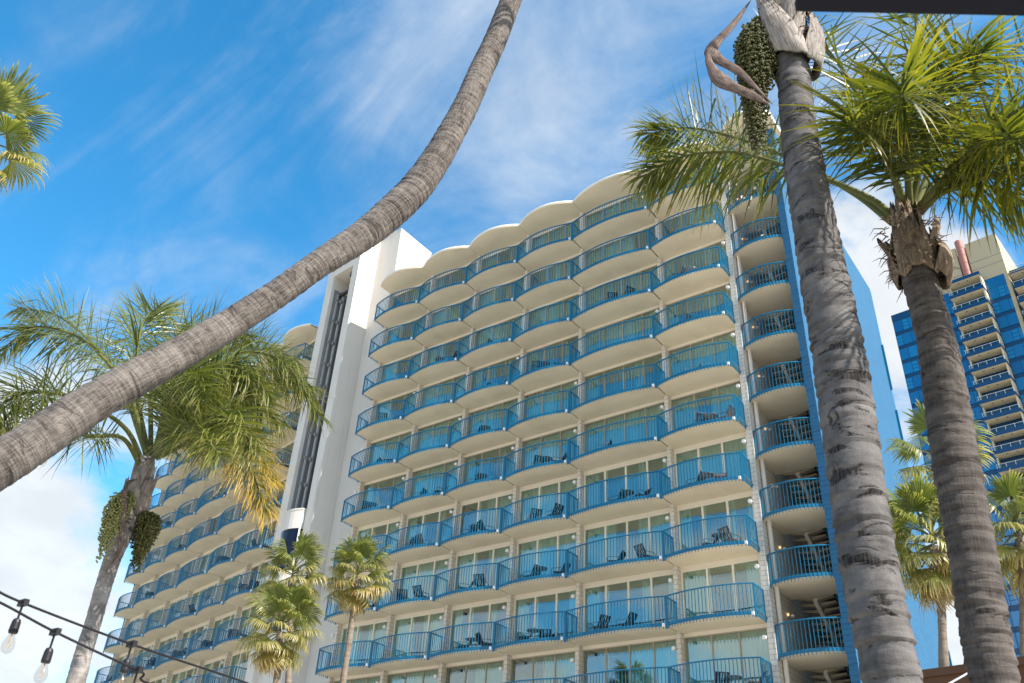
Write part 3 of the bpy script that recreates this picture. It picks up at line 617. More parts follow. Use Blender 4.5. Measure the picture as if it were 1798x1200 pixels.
# ------------------------------------------------------------------ glass apartment tower behind
HT = radians(-5.97); HP = Vector((-8.86, 149.14, 0))
tower = empty('apartment_tower', HP, 'tall blue glass apartment tower with stacked cream balconies and pink roof cylinder', 'tower', rz=HT)
M_tglass = bpy.data.materials.new('tower_glass'); M_tglass.use_nodes = True
def tg():
    t = M_tglass.node_tree; b = t.nodes['Principled BSDF']; geo = N(t, 'ShaderNodeNewGeometry')
    oi = N(t, 'ShaderNodeObjectInfo'); mx = N(t, 'ShaderNodeMix', data_type='RGBA'); t.links.new(oi.outputs['Random'], mx.inputs[0])
    mx.inputs[6].default_value = (0.004, 0.10, 0.27, 1); mx.inputs[7].default_value = (0.010, 0.19, 0.42, 1)
    t.links.new(mx.outputs[2], b.inputs['Base Color']); b.inputs['Roughness'].default_value = 0.06; b.inputs['Specular IOR Level'].default_value = 0.9
    n = noise(t, geo.outputs['Position'], 0.25, 2, 0.5); bp = N(t, 'ShaderNodeBump'); bp.inputs['Strength'].default_value = 0.08; bp.inputs['Distance'].default_value = 0.3
    t.links.new(n, bp.inputs['Height']); t.links.new(bp.outputs[0], b.inputs['Normal'])
tg()
M_span = painted('spandrel', (0.006, 0.05, 0.13), 0.25, 0.1, 1, 0, spec=0.6)
M_mull = painted('mullion', (0.02, 0.12, 0.26), 0.4, 0.1, 1, 0)
M_beige = painted('tower_beige', (0.50, 0.42, 0.27), 0.85, 0.1, 0.08, 0.0)
M_pink = painted('pink_cylinder', (0.36, 0.16, 0.13), 0.6, 0.1, 0.5, 0.0)
M_clear = glass_mat('rail_glass', (0.8, 0.9, 0.93), 1.5)
ZT = 101.6; PF = 3.1
def tp(name, me, loc=(0, 0, 0), parent=None): return obj(name, me, parent or tower, loc)
m = MB(); m.box(-16.94, 3.29, 0.12, 14, 0, ZT - 2.2); hb = tp('core', m.mesh('core', M_span))
m = MB(); m.box(-17.0, -11.5, -0.05, 14.2, ZT - 2.2, ZT - 0.6); tp('parapet', m.mesh('parapet', M_span))
# beige crown with a niche and the pink cylinder
m = MB(); m.box(-11.5, -3.15, 0, 13, ZT, 110.6); m.box(-1.45, 3.9, 0, 13, ZT, 110.6); m.box(-3.15, -1.45, 1.0, 13, ZT, 110.6); m.box(-3.15, -1.45, 0, 1.0, ZT, ZT + 0.9)
m.box(3.3, 3.9, -0.0, 13, 0, ZT)
tp('crown', m.mesh('crown', M_beige))
m = MB()
for z in (104.3, 106.0): m.box(-11.5, 3.9, -0.012, -0.001, z, z + 0.06)
tp('crown_joint', m.mesh('crown_joint', M_span))
m = MB()
for k in range(5): m.lathe([(0.62, 102.7 + k * 1.8), (0.68, 102.76 + k * 1.8), (0.68, 104.44 + k * 1.8), (0.62, 104.5 + k * 1.8)], (-2.3, -0.05, 0), 20)
tp('roof_cylinder', m.mesh('roof_cylinder', M_pink, False))
# curtain wall panes
def pane(wd, h):
    def f():
        m = MB(); m.box(0.03, wd - 0.03, 0, 0.08, 0.02, h - 0.02); return m.mesh('pane', M_tglass)
    return cached(('tp', round(wd, 2), round(h, 2)), f)
pr = random.Random(3); stuff = MB(); npane = 0
for k in range(0, 31):
    z1 = ZT - 2.25 - k * PF if True else 0; z0 = z1 - 2.25
    for (xa, xb, top) in ((-16.94, -5.75, 0), (0.05, 3.28, 1)):
        zz1 = z1 + (2.2 if False else 0)
        x = xa; j = 0
        while x < xb - 0.2:
            big = (j + k) % 3 != 1
            wd = min(1.62 if big else 1.1, xb - x)
            if big or wd < 0.6:
                if npane < 290 and (k < 13 or k > 24): tp('pane', pane(wd, 2.25), (x, 0, z0)); npane += 1
                else: stuff.box(x + 0.03, x + wd - 0.03, 0, 0.08, z0 + 0.02, z0 + 2.23)
            else:
                for q in range(3): stuff.box(x + 0.04, x + wd - 0.04, 0.02, 0.09, z0 + 0.04 + q * 0.75, z0 + 0.71 + q * 0.75)
            x += wd; j += 1
s_ = tag(tp('small_panes', stuff.mesh('small_panes', M_tglass)), kind='stuff')
m = MB(); x = -16.94
for z in range(0, 31): m.box(-16.94, -5.75, -0.03, 0.10, ZT - 2.25 - z * PF - 0.02, ZT - 2.25 - z * PF + 0.05); m.box(0.05, 3.28, -0.03, 0.10, ZT - 2.25 - z * PF - 0.02, ZT - 2.25 - z * PF + 0.05)
for i in range(5): m.box(-16.94 + 3.6 * i - 0.03, -16.94 + 3.6 * i + 0.03, -0.06, 0.1, 8, ZT - 2.2)
tp('mullion', m.mesh('mullion', M_mull))
m = MB(); m.box(-11.4, 3.28, 0.02, 0.1, ZT - 2.2, ZT - 0.05); tp('top_glazing', m.mesh('top_glazing', M_tglass))
def tbalc():
    m = MB(); m.box(0, 5.7, -2.45, -0.03, 0, 0.14, 0); m.box(-0.02, 5.72, -2.50, -2.451, -0.05, 0.62, 1); m.box(-0.02, -0.001, -2.45, -0.03, -0.05, 0.62, 1); m.box(5.701, 5.72, -2.45, -0.03, -0.05, 0.62, 1)
    m.box(1.7, 2.0, -1.7, -1.5, -0.02, -0.001, 1); m.box(3.2, 3.5, -1.7, -1.5, -0.02, -0.001, 1)
    return m.mesh('balcony', [M_beige2, M_span])
M_beige2 = painted('tower_soffit', (0.62, 0.53, 0.36), 0.85, 0.1, 0.3, 0.0)
def tglass():
    m = MB(); m.box(0.0, 5.7, -2.49, -2.46, 0.63, 1.25); return m.mesh('glass_rail', M_clear)
def tpost():
    m = MB()
    for i in range(5): m.box(0.05 + i * 1.39, 0.10 + i * 1.39, -2.52, -2.44, 0.62, 1.32)
    m.box(0, 5.7, -2.50, -2.45, 1.25, 1.30)
    return m.mesh('rail_post', M_white)
for k in range(0, 30):
    b = tp('balcony', cached('tb', tbalc), (-5.7, 0, ZT - PF * k))
    if k: obj('glass_rail', cached('tgr', tglass), b); obj('rail_post', cached('tpo', tpost), b)
    if k < 24:
        b2 = tp('balcony', cached('tb', tbalc), (4.35, 1.0, ZT - 1.6 - PF * k))
        obj('glass_rail', cached('tgr', tglass), b2); obj('rail_post', cached('tpo', tpost), b2)
m = MB(); m.box(-0.28, 0.0, -1.9, -0.03, 0, ZT); m.box(-5.7, -5.45, -1.0, -0.03, 0, ZT); m.box(-5.45, -0.28, -0.02, 0.11, 0, ZT, 1)
tp('balcony_pier', m.mesh('balcony_pier', [M_beige2, M_span]))
m = MB(); m.box(4.0, 12, 1.0, 13, 0, ZT - 1.6, 1); m.box(4.0, 12, -1.5, 13, ZT - 1.6 + 0.16, ZT - 1.2, 0); tp('side_wall', m.mesh('side_wall', [M_beige2, M_span]))

# ------------------------------------------------------------------ palms
def catmull(P, n):
    P = [Vector(p) for p in P]; Q = [P[0] * 2 - P[1]] + P + [P[-1] * 2 - P[-2]]; out = []
    segs = len(P) - 1
    for i in range(n + 1):
        u = segs * i / n; k = min(int(u), segs - 1); t = u - k; a, b, c, d = Q[k], Q[k + 1], Q[k + 2], Q[k + 3]
        out.append(0.5 * ((2 * b) + (c - a) * t + (2 * a - 5 * b + 4 * c - d) * t * t + (3 * b - a - 3 * c + d) * t ** 3))
    return out
def trunk_mesh(pts, mat, sides=28, step=0.035, ring=0.10, amp=0.012, lump=0.02, seed=1):
    """pts: (x, y, z, r) from the ground up; rings and lumps are real relief"""
    r_ = random.Random(seed)
    L = sum((Vector(pts[i + 1][:3]) - Vector(pts[i][:3])).length for i in range(len(pts) - 1)); n = int(L / step)
    C = catmull([p[:3] for p in pts], n); R = [v.x for v in catmull([(p[3], 0, 0) for p in pts], n)]
    m = MB(); ref = None; along = 0.0
    offs = [r_.uniform(0, 6.28) for _ in range(8)]; ringpos = []; a = 0.0
    while a < L + 1: ringpos.append((a, r_.uniform(0.5, 1.3), r_.uniform(0, 6.28))); a += ring * r_.uniform(0.6, 1.5)
    ri = 0
    for i in range(n + 1):
        if i: along += (C[i] - C[i - 1]).length
        t = (C[min(i + 1, n)] - C[max(i - 1, 0)]).normalized()
        if ref is None: ref = t.orthogonal().normalized()
        ref = (ref - t * ref.dot(t)).normalized(); bn = t.cross(ref)
        while ri + 1 < len(ringpos) and ringpos[ri + 1][0] < along: ri += 1
        a0, am, ph = ringpos[ri]; a1 = ringpos[ri + 1][0] if ri + 1 < len(ringpos) else a0 + ring
        for k in range(sides):
            th = 2 * pi * k / sides
            fr = ((along + 0.018 * sin(th * 2 + ph)) - a0) / (a1 - a0)
            rr = R[i] * (1 + lump * (sin(2 * th + offs[0] + along * 0.9) + 0.6 * sin(3 * th + offs[1] - along * 1.7) + 0.5 * sin(along * 3.1 + offs[2] + th)))
            rr += amp * am * (0.5 - abs(fr)) + amp * 0.35 * (r_.random() - 0.5)
            m.v.append(tuple(C[i] + (ref * cos(th) + bn * sin(th)) * rr)); m.tcs.append((cos(th) * R[i] + seed * 3.7, sin(th) * R[i], along))
    for i in range(n):
        for k in range(sides):
            k2 = (k + 1) % sides; m.face((i * sides + k, i * sides + k2, (i + 1) * sides + k2, (i + 1) * sides + k))
    e = n * sides; m.face([e + k for k in range(sides)])
    return m.mesh('trunk', mat, True)
UPV = Vector((0, 0, 1))
def frond_meshes(P, Lmax, n, droop, leafm, stalkm, seed, w0=0.030, start=0.2, spread=0.6, r0=0.030, flat=0.35):
    """feather frond: the rachis tube and its leaflets, set in several planes and bending under their weight"""
    r_ = random.Random(seed); C = catmull(P, 48)
    m = MB(); m.tube(C, [r0 * (1 - 0.85 * i / 48) + 0.003 for i in range(49)], 6); stalk = m.mesh('rachis', stalkm, True)
    m = MB()
    for i in range(n):
        for sd in (-1, 1):
            u = start + (1 - start) * (i + r_.random() * 0.8) / n; fi = u * 48; k = min(int(fi), 47); p = C[k].lerp(C[k + 1], fi - k)
            t = (C[k + 1] - C[k]).normalized()
            nrm = UPV - t * UPV.dot(t)
            nrm = nrm.normalized() if nrm.length > 0.15 else t.orthogonal().normalized()
            side = t.cross(nrm) * sd
            v = (u - start) / (1 - start)
            prof = (0.35 + 0.65 * min(1, v * 3.5)) * (1 - 0.55 * max(0, v - 0.55) / 0.45)
            L = Lmax * prof * r_.uniform(0.78, 1.12)
            tilt = r_.choice((-0.5, 0.05, 0.55)) * spread + r_.gauss(0, 0.28)
            d = (side * cos(tilt) + nrm * sin(tilt) + t * (flat + 0.9 * v * v + r_.uniform(-0.3, 0.3))).normalized()
            b = len(m.v); q = p.copy(); ns = 6; dr = droop * r_.uniform(0.55, 1.5); wv = d.cross(nrm * cos(0.6) + side * sin(0.6))
            wv = (wv - d * wv.dot(d)).normalized(); tw = r_.uniform(-0.25, 0.25)
            kink = r_.random() < 0.12; kk = r_.randint(2, 4)
            for j in range(ns + 1):
                f = j / ns; ww = w0 * r_.uniform(0.92, 1.08) * (0.45 + 1.3 * f if f < 0.42 else 1.0) * (1 - max(0, f - 0.42) / 0.60) * 0.5 + 0.0008
                wv = (wv - d * wv.dot(d)).normalized()
                m.v += [tuple(q + wv * ww), tuple(q - wv * ww)]; m.t += [f + 0.25 * (v - 0.5)] * 2
                d = (d + Vector((0, 0, -1)) * dr * (0.25 + f) / ns + wv.cross(d) * tw / ns + Vector((r_.uniform(-1, 1), r_.uniform(-1, 1), r_.uniform(-1, 1))) * 0.05).normalized()
                if kink and j == kk: d = (d + Vector((0, 0, -1.3))).normalized()
                q = q + d * (L / ns)
            for j in range(ns): m.face((b + 2 * j, b + 2 * j + 1, b + 2 * j + 3, b + 2 * j + 2))
    return stalk, m.mesh('leaflets', leafm)
def palm_frond(root, P, Lmax, n, droop, leafm, stalkm, seed, **kw):
    base = Vector(root.location); s, l = frond_meshes([Vector(p) - base for p in P], Lmax, n, droop, leafm, stalkm, seed, **kw)
    f = obj('frond', s, root); obj('leaflets', l, f); return f
def arc(h, az, el, L, dr=1.1, n=5):
    p = Vector(h); d = Vector((cos(az) * cos(el), sin(az) * cos(el), sin(el))); out = [tuple(p)]
    for i in range(n - 1): p = p + d * (L / (n - 1)); out.append(tuple(p)); d = (d + Vector((0, 0, -1)) * dr * (0.25 + i / n)).normalized()
    return out
def leaf_base_mesh(wd, h, flare, mat, seed, tornp=0.3):
    """one old sheath: a curved plate with a torn top, thicker in the middle"""
    r_ = random.Random(seed); m = MB(); nu, nv = 9, 8; torn = r_.random() < tornp; skew = r_.uniform(-1, 1)
    for s in (0, 1):
        for j in range(nv + 1):
            v = j / nv
            for i in range(nu + 1):
                u = -1 + 2 * i / nu; hw = wd * (1 - 0.72 * max(0, v - 0.15) ** 1.1)
                a = u * hw / 0.2
                rad = 0.185 + (flare * sin(pi * min(1.0, 0.12 + v * 0.95)) ** 0.8 - 0.05 * v if not torn else flare * (0.25 + 1.1 * v ** 1.2)) * (1 - 0.25 * u * u) + s * 0.026 * (1 - u * u * 0.85) + 0.012 * r_.uniform(-1, 1) * (1 if s == 0 else 0.5) + 0.014 * sin(u * 5 + seed) * v
                rad += 0.035 * (1 - u * u) * (1 - v); zz = h * v - (0.05 + 0.10 * skew) * (1 - abs(u - 0.5 * skew)) * (1 - v) + (0.07 * r_.uniform(-1, 1) if j == nv else 0.03 * r_.uniform(-1, 1) if j == 0 else 0)
                m.v.append((rad * cos(a), rad * sin(a), zz)); m.tcs.append((u * hw + seed, s * 0.02, zz))
    K = (nu + 1) * (nv + 1); idx = lambda s, j, i: s * K + j * (nu + 1) + i
    for j in range(nv):
        for i in range(nu):
            m.face((idx(1, j, i), idx(1, j, i + 1), idx(1, j + 1, i + 1), idx(1, j + 1, i))); m.face((idx(0, j, i + 1), idx(0, j, i), idx(0, j + 1, i), idx(0, j + 1, i + 1)))
    for j in range(nv):
        for i in (0, nu): q = (idx(0, j, i), idx(1, j, i), idx(1, j + 1, i), idx(0, j + 1, i)); m.face(q if i else q[::-1])
    for i in range(nu):
        for j in (0, nv): q = (idx(0, j, i), idx(1, j, i), idx(1, j, i + 1), idx(0, j, i + 1)); m.face(q[::-1] if j == 0 else q)
    return m.mesh('leaf_base', mat, True)
def boots(root, c, n, rs, h, flare, mat, seed, spanz=0.3, wd=0.17, tornp=0.3):
    r_ = random.Random(seed)
    for i in range(n):
        o = obj('leaf_base', leaf_base_mesh(wd * r_.uniform(0.8, 1.2), h * r_.uniform(0.8, 1.25), flare * r_.uniform(0.5, 1.3), mat, seed * 10 + i, tornp), root)
        o.location = Vector(c) - Vector(root.location) + Vector((0, 0, spanz * (i / n) + r_.uniform(-0.04, 0.04))); o.rotation_euler = (r_.uniform(-0.2, 0.2), r_.uniform(-0.2, 0.2), i * 2.4 + r_.uniform(-0.3, 0.3)); k = rs * (1 - 0.25 * i / n) / 0.2; o.scale = (k, k, 1)
def fibres(root, c, n, rs, ln, mat, seed):
    r_ = random.Random(seed); m = MB()
    for i in range(n):
        a = r_.uniform(0, 2 * pi); p = Vector(c) - Vector(root.location) + Vector((cos(a) * rs, sin(a) * rs, r_.uniform(-0.25, 0.35))); d = Vector((cos(a), sin(a), r_.uniform(-1.2, 0.6))).normalized(); L = ln * r_.uniform(0.3, 1)
        q = p + d * L * 0.5; e = q + (d + Vector((r_.uniform(-.5, .5), r_.uniform(-.5, .5), -0.7))).normalized() * L * 0.5
        m.tube([p, q, e], [0.006, 0.004, 0.001], 4)
    tag(obj('dry_fibre', m.mesh('dry_fibre', mat), root), kind='stuff')
def bunch(root, top, mid, bot, rad, nstr, mat, matst, seed, fr=0.013):
    """hanging fruit bunch: strings of small round fruit round a drooping stalk"""
    r_ = random.Random(seed); base = Vector(root.location); T, Mi, B = (Vector(q) - base for q in (top, mid, bot)); C = catmull([T, Mi, B], 20)
    m = MB(); m.tube(C, [0.022 - 0.0008 * i for i in range(21)], 6); st = obj('fruit_stalk', m.mesh('fruit_stalk', matst), root)
    m = MB(); ico = [Vector(v).normalized() for v in ((0, 0, 1), (.894, 0, .447), (.276, .851, .447), (-.724, .526, .447), (-.724, -.526, .447), (.276, -.851, .447), (.724, .526, -.447), (-.276, .851, -.447), (-.894, 0, -.447), (-.276, -.851, -.447), (.724, -.526, -.447), (0, 0, -1))]
    fc = ((0, 1, 2), (0, 2, 3), (0, 3, 4), (0, 4, 5), (0, 5, 1), (1, 6, 2), (2, 7, 3), (3, 8, 4), (4, 9, 5), (5, 10, 1), (6, 7, 2), (7, 8, 3), (8, 9, 4), (9, 10, 5), (10, 6, 1), (11, 7, 6), (11, 8, 7), (11, 9, 8), (11, 10, 9), (11, 6, 10))
    for s in range(nstr):
        u = 0.1 + 0.8 * s / nstr; p = C[int(u * 20)]; a = s * 2.4 + r_.uniform(-.3, .3); rr = rad * r_.uniform(0.55, 1.05) * (0.55 + 0.9 * sin(pi * min(1, u + 0.15)))
        d = Vector((cos(a), sin(a), 0)); Ls = (B - T).length * r_.uniform(0.22, 0.4)
        q0 = p; q1 = p + d * rr + Vector((0, 0, -0.03)); q2 = p + d * rr * 0.95 + Vector((0, 0, -Ls))
        S = catmull([q0, q1, q2], 14)
        for i in range(2, 15):
            for _ in range(2):
                c = S[i] + Vector((r_.uniform(-1, 1), r_.uniform(-1, 1), r_.uniform(-1, 1))) * fr * 1.2; b = len(m.v); k = fr * r_.uniform(0.8, 1.2)
                m.v += [tuple(c + v * k) for v in ico]
                for q in fc: m.face([b + x for x in q])
    tag(obj('fruit', m.mesh('fruit', mat, True), root), kind='stuff')
def ribbon_mesh(P, w, mat, nrm=(0, -1, 0.2), th=0.012):
    C = catmull(P, 36); m = MB(); nn = Vector(nrm).normalized(); n = 37
    for i, p in enumerate(C):
        t = (C[min(i + 1, 36)] - C[max(i - 1, 0)]).normalized(); s = t.cross(nn).normalized(); f = i / 36; ww = w * (sin(pi * (0.03 + 0.95 * f)) ** 1.25) * (1 + 0.15 * sin(f * 17)); cup = t.cross(s) * ww * 0.22
        for (k, q) in ((-1, 1), (-0.5, 0.3), (0, 0), (0.5, 0.3), (1, 1)): m.v.append(tuple(p + s * ww * k + cup * q)); m.tcs.append((k * ww, 0, f * 2))
        for (k, q) in ((-1, 1), (-0.5, 0.3), (0, 0), (0.5, 0.3), (1, 1)): m.v.append(tuple(p + s * ww * k + cup * q - cup.normalized() * th)); m.tcs.append((k * ww, 0.1, f * 2))
    for i in range(36):
        a = i * 10; b = a + 10
        for k in range(4): m.face((a + k, a + k + 1, b + k + 1, b + k)); m.face((a + 5 + k + 1, a + 5 + k, b + 5 + k, b + 5 + k + 1))
        m.face((a, b, b + 5, a + 5)); m.face((a + 4, a + 9, b + 9, b + 4))
    return m.mesh('spathe', mat, True)
M_bark1 = bark_mat('smooth_grey_bark', (0.048, 0.043, 0.040), (0.175, 0.160, 0.150), (0.014, 0.011, 0.010), 9, 0.5, 0.12, 1.0, 0.6, 0.5, sth=0.555)
M_bark2 = bark_mat('brown_ringed_bark', (0.030, 0.024, 0.021), (0.150, 0.128, 0.112), (0.016, 0.012, 0.010), 16, 0.6, 0.25, 0.85, 0.7, 0.4, sth=0.58)
M_bark3 = bark_mat('pale_bark', (0.12, 0.105, 0.095), (0.38, 0.345, 0.315), (0.04, 0.03, 0.028), 12, 0.35, 0.2, 0.85, 0.6, 0.45)
M_barkL = bark_mat('fissured_bark', (0.026, 0.020, 0.017), (0.30, 0.26, 0.225), (0.012, 0.009, 0.008), 46, 0.6, 0.75, 0.75, 1.0, 0.8, fs=(95, 95, 12), sth=0.60)
M_barkF = bark_mat('fan_palm_bark', (0.11, 0.085, 0.065), (0.27, 0.22, 0.17), (0.04, 0.03, 0.02), 12, 0.5, 0.3, 0.3, 0.5, 0.3)
M_boot = bark_mat('dry_sheath', (0.055, 0.034, 0.022), (0.38, 0.29, 0.205), (0.03, 0.018, 0.012), 2.5, 0.4, 0.9, 0.6, 0.5, 0.6)
M_bootw = bark_mat('grey_sheath', (0.10, 0.075, 0.06), (0.46, 0.41, 0.36), (0.04, 0.026, 0.02), 2.0, 0.4, 0.9, 0.7, 0.6, 0.7)
M_boot3 = bark_mat('wet_sheath', (0.09, 0.065, 0.055), (0.44, 0.37, 0.32), (0.05, 0.03, 0.03), 2.0, 0.3, 0.6, 0.5, 0.5, 0.6)
M_spathe = bark_mat('woody_spathe', (0.055, 0.035, 0.028), (0.25, 0.18, 0.145), (0.03, 0.018, 0.016), 1.2, 0.2, 0.8, 0.1, 0.3, 0.3)
M_fibre = painted('dry_fibre', (0.17, 0.11, 0.07), 0.9, 0.3, 8, 0)
M_leafA = leaf_mat('palm_leaflets', (0.022, 0.034, 0.008), (0.105, 0.115, 0.012), (0.22, 0.18, 0.02), 0.48, 0.40, 0.6)
M_leafB = leaf_mat('sage_leaflets', (0.042, 0.064, 0.010), (0.21, 0.235, 0.05), (0.42, 0.34, 0.12), 0.36, 0.36, 0.6, gain=(1.25, 1.25, 0.7))
M_leafY = leaf_mat('yellowing_leaflets', (0.07, 0.08, 0.015), (0.17, 0.15, 0.035), (0.56, 0.36, 0.06), 0.42, 0.40, 1.0, 0.35, gain=(1.8, 1.75, 0.9))
M_stalk = painted('green_stalk', (0.12, 0.125, 0.04), 0.75, 0.3, 6, 0, spec=0.15)
M_stalkd = painted('brown_stalk', (0.20, 0.14, 0.07), 0.6, 0.3, 6, 0)
M_fruit = painted('green_fruit', (0.075, 0.074, 0.016), 0.5, 0.3, 12, 0, spec=0.4)
M_fruitp = painted('pale_fruit', (0.24, 0.24, 0.075), 0.5, 0.3, 12, 0, spec=0.4)

def ground_out(pts, dx=0.0, dy=0.0, flare=1.25):
    """carry a trunk on down to its root flare"""
    x, y, z, r = pts[0]; x2, y2, z2, r2 = pts[1]; k = z / max(0.3, (z2 - z)); gx, gy = x + dx, y + dy
    return [(gx, gy, -0.15, r * flare * 1.15), (x + dx * 0.72, y + dy * 0.72, z * 0.25, r * flare), (x + dx * 0.3, y + dy * 0.3, z * 0.62, r * 1.06)] + list(pts)
# leaning palm
root = empty('feather_palm', (-6.9, 0.6, 0), 'long grey leaning palm trunk that bends up across the sky', 'palm tree')
base = Vector(root.location)
P = [(-7.0, 0.35, -0.15, 0.21), (-6.75, 0.65, 0.7, 0.17), (-6.35, 1.1, 1.9, 0.155), (-5.98, 1.5, 2.85, 0.148)] + LEAN
obj('trunk', trunk_mesh([tuple(Vector(p[:3]) - base) + (p[3],) for p in P], M_barkL, 36, 0.022, 0.045, 0.007, 0.035, 4), root)
hd = Vector(LEAN[-1][:3])
for k in range(12):
    palm_frond(root, arc(hd + Vector((0, 0, 0.2)), k * 2.4, 0.95 - 0.07 * k, 2.4, 0.8), 0.55, 46, 0.9, M_leafA, M_stalk, 300 + k)
# right foreground palm
root = empty('feather_palm', (-1.32, 5.34, 0), 'thick grey palm trunk in front of the blue end wall', 'palm tree'); base = Vector(root.location)
obj('trunk', trunk_mesh([tuple(Vector(p[:3]) - base) + (p[3],) for p in ground_out(T1)], M_bark1, 44, 0.02, 0.13, 0.017, 0.022, 2), root)
c = Vector(T1[-3][:3]); boots(root, c + Vector((0.0, 0, -0.02)), 13, 0.150, 0.80, 0.14, M_bootw, 21, 1.0, 0.20, 0.35); fibres(root, c + Vector((0, 0, 0.5)), 70, 0.2, 0.16, M_fibre, 13)
for i, f in enumerate(F1): palm_frond(root, f, 0.6, 60, 1.0, M_leafA, M_stalk, 500 + i)
for k in range(6): palm_frond(root, arc(Vector(T1[-1][:3]) + Vector((0, 0, 0.6)), 1.2 + k * 1.05, 1.2, 2.4, 0.55), 0.6, 46, 0.9, M_leafA, M_stalk, 520 + k)
for q in BUNCH1: bunch(root, q[0], q[1], q[2], 0.108, 420, M_fruit, M_stalkd, 9, 0.0105)
for q in SPATHE: obj('spathe', ribbon_mesh([Vector(p) - base for p in q], 0.056, M_spathe, (0.35, -0.9, -0.25), 0.006), root)
# second right palm, crown in view
root = empty('feather_palm', (-0.98, 6.43, 0), 'brown ringed palm with ragged leaf bases under a full green crown', 'palm tree'); base = Vector(root.location)
obj('trunk', trunk_mesh([tuple(Vector(p[:3]) - base) + (p[3],) for p in ground_out(T2)], M_bark2, 40, 0.02, 0.085, 0.014, 0.02, 6), root)
c = Vector(T2[-3][:3]); boots(root, c + Vector((0, 0, 0.02)), 12, 0.135, 0.42, 0.15, M_boot, 33, 0.17, 0.16, 0.5); boots(root, c + Vector((0, 0, 0.30)), 11, 0.10, 0.36, 0.06, M_boot, 34, 0.26, 0.10, 0.4); fibres(root, c + Vector((0, 0, 0.25)), 170, 0.19, 0.16, M_fibre, 3)
for i, f in enumerate(F2):
    i = i if i < 13 else 0
    palm_frond(root, f, (0.86, 0.74, 0.84, 0.7, 0.7, 0.7, 0.72, 0.75, 0.75, 0.65, 0.7, 0.7, 0.7, 0.7)[i], (135, 125, 140, 110, 110, 104, 110, 110, 110, 104, 80, 80, 80, 104)[i], (0.95, 0.8, 0.75, 0.6, 0.6, 0.8, 0.6, 0.8, 0.8, 0.8, 0.7, 0.7, 0.7, 0.7)[i], M_leafA, M_stalk, 600 + i, w0=0.023, start=(0.40, 0.26, 0.14, 0.14, 0.16, 0.16, 0.16, 0.14, 0.14, 0.14, 0.2, 0.2, 0.2, 0.15)[i], spread=2.0 if i == 0 else 1.5)
# left palm
root = empty('feather_palm', (T3[0][0], T3[0][1], 0), 'pale palm with two fruit bunches and yellowing feather fronds', 'palm tree'); base = Vector(root.location)
obj('trunk', trunk_mesh([tuple(Vector(p[:3]) - base) + (p[3],) for p in ground_out(T3)], M_bark3, 32, 0.025, 0.11, 0.007, 0.016, 8), root)
c = Vector(T3[-3][:3]); boots(root, c + Vector((0, 0, -0.25)), 13, 0.125, 0.60, 0.11, M_boot3, 41, 0.32, 0.16)
for i, f in enumerate(F3):
    yel = i in (5, 16)
    palm_frond(root, f, 0.92 if not yel else 0.85, 190, (0.5, 0.45, 0.7, 0.7, 0.7, 1.0, 0.8, 0.6, 0.8, 0.5, 0.5, 0.8, 0.9, 0.6, 0.7, 0.6, 1.0)[i], M_leafY if yel else M_leafB, M_stalk, 700 + i, w0=0.021, r0=0.04, spread=1.4, start=0.16 if i not in (2, 3) else 0.32)
for i, q in enumerate(BUNCH3): bunch(root, q[0], q[1], q[2], (0.115, 0.13)[i], (95, 150)[i], (M_fruitp, M_fruit)[i], M_stalkd, 70 + i, 0.015)
obj('spathe', ribbon_mesh([Vector(p) - base for p in SPATHE3], 0.05, M_spathe, (0.8, -0.5, 0.2)), root)

# fan palms
def fan_leaf(seed, Lp, R, nseg, dry, droop):
    r_ = random.Random(seed); m = MB(); pt = MB(); pt.tube([(0, 0, 0), (Lp * 0.5, 0, 0.02), (Lp, 0, -0.02)], [0.022, 0.016, 0.010], 5)
    span = radians(118) if not dry else radians(75)
    for i in range(nseg):
        a = -span + 2 * span * (i + 0.5) / nseg; da = 2 * span / nseg; L = R * (0.80 + 0.20 * cos(a)) * r_.uniform(0.9, 1.06); split = 0.55 + 0.1 * r_.random()
        q = Vector((Lp, 0, -0.02)); el = 0.12 - 0.28 * abs(a); d = Vector((cos(a) * cos(el), sin(a) * cos(el), sin(el))); ns = 7; b = len(m.v); dr = droop * r_.uniform(0.6, 1.6); broken = r_.random() < 0.13; L *= r_.uniform(0.75, 1.05)
        for j in range(ns + 1):
            f = j / ns; s = Vector((-sin(a), cos(a), 0)); r = L * f
            hw = r * math.tan(da / 2) * 1.04 if f < split else L * split * math.tan(da / 2) * max(0, (1 - (f - split) / (1 - split))) ** 0.8
            pl = 0.35 * hw * (1 if f < split else 0.5)
            m.v += [tuple(q + s * hw + Vector((0, 0, pl))), tuple(q), tuple(q - s * hw + Vector((0, 0, pl)))]; m.t += [f] * 3
            d = (d + Vector((0.15 * (1 - dry), r_.uniform(-0.15, 0.15), -1)) * (dr * max(0, f - 0.36) * 5.0 / ns + (1.2 if broken and 0.45 < f < 0.62 else 0))).normalized(); q = q + d * (L / ns)
        for j in range(ns):
            k = b + 3 * j; m.face((k, k + 1, k + 4, k + 3)); m.face((k + 1, k + 2, k + 5, k + 4))
    return m, pt
M_fanA = leaf_mat('fan_leaf', (0.085, 0.112, 0.022), (0.19, 0.21, 0.05), (0.46, 0.40, 0.16), 0.42, 0.36, 0.8, 0.5, gain=(1.5, 1.5, 0.8))
M_fanB = leaf_mat('olive_fan_leaf', (0.13, 0.145, 0.035), (0.25, 0.245, 0.07), (0.55, 0.45, 0.20), 0.42, 0.40, 0.9, 0.35, gain=(1.5, 1.5, 0.8))
M_fanY = leaf_mat('yellow_fan_leaf', (0.20, 0.18, 0.05), (0.32, 0.27, 0.09), (0.52, 0.38, 0.18), 0.40, 0.45, 1.0, 0.3, gain=(1.5, 1.5, 0.8))
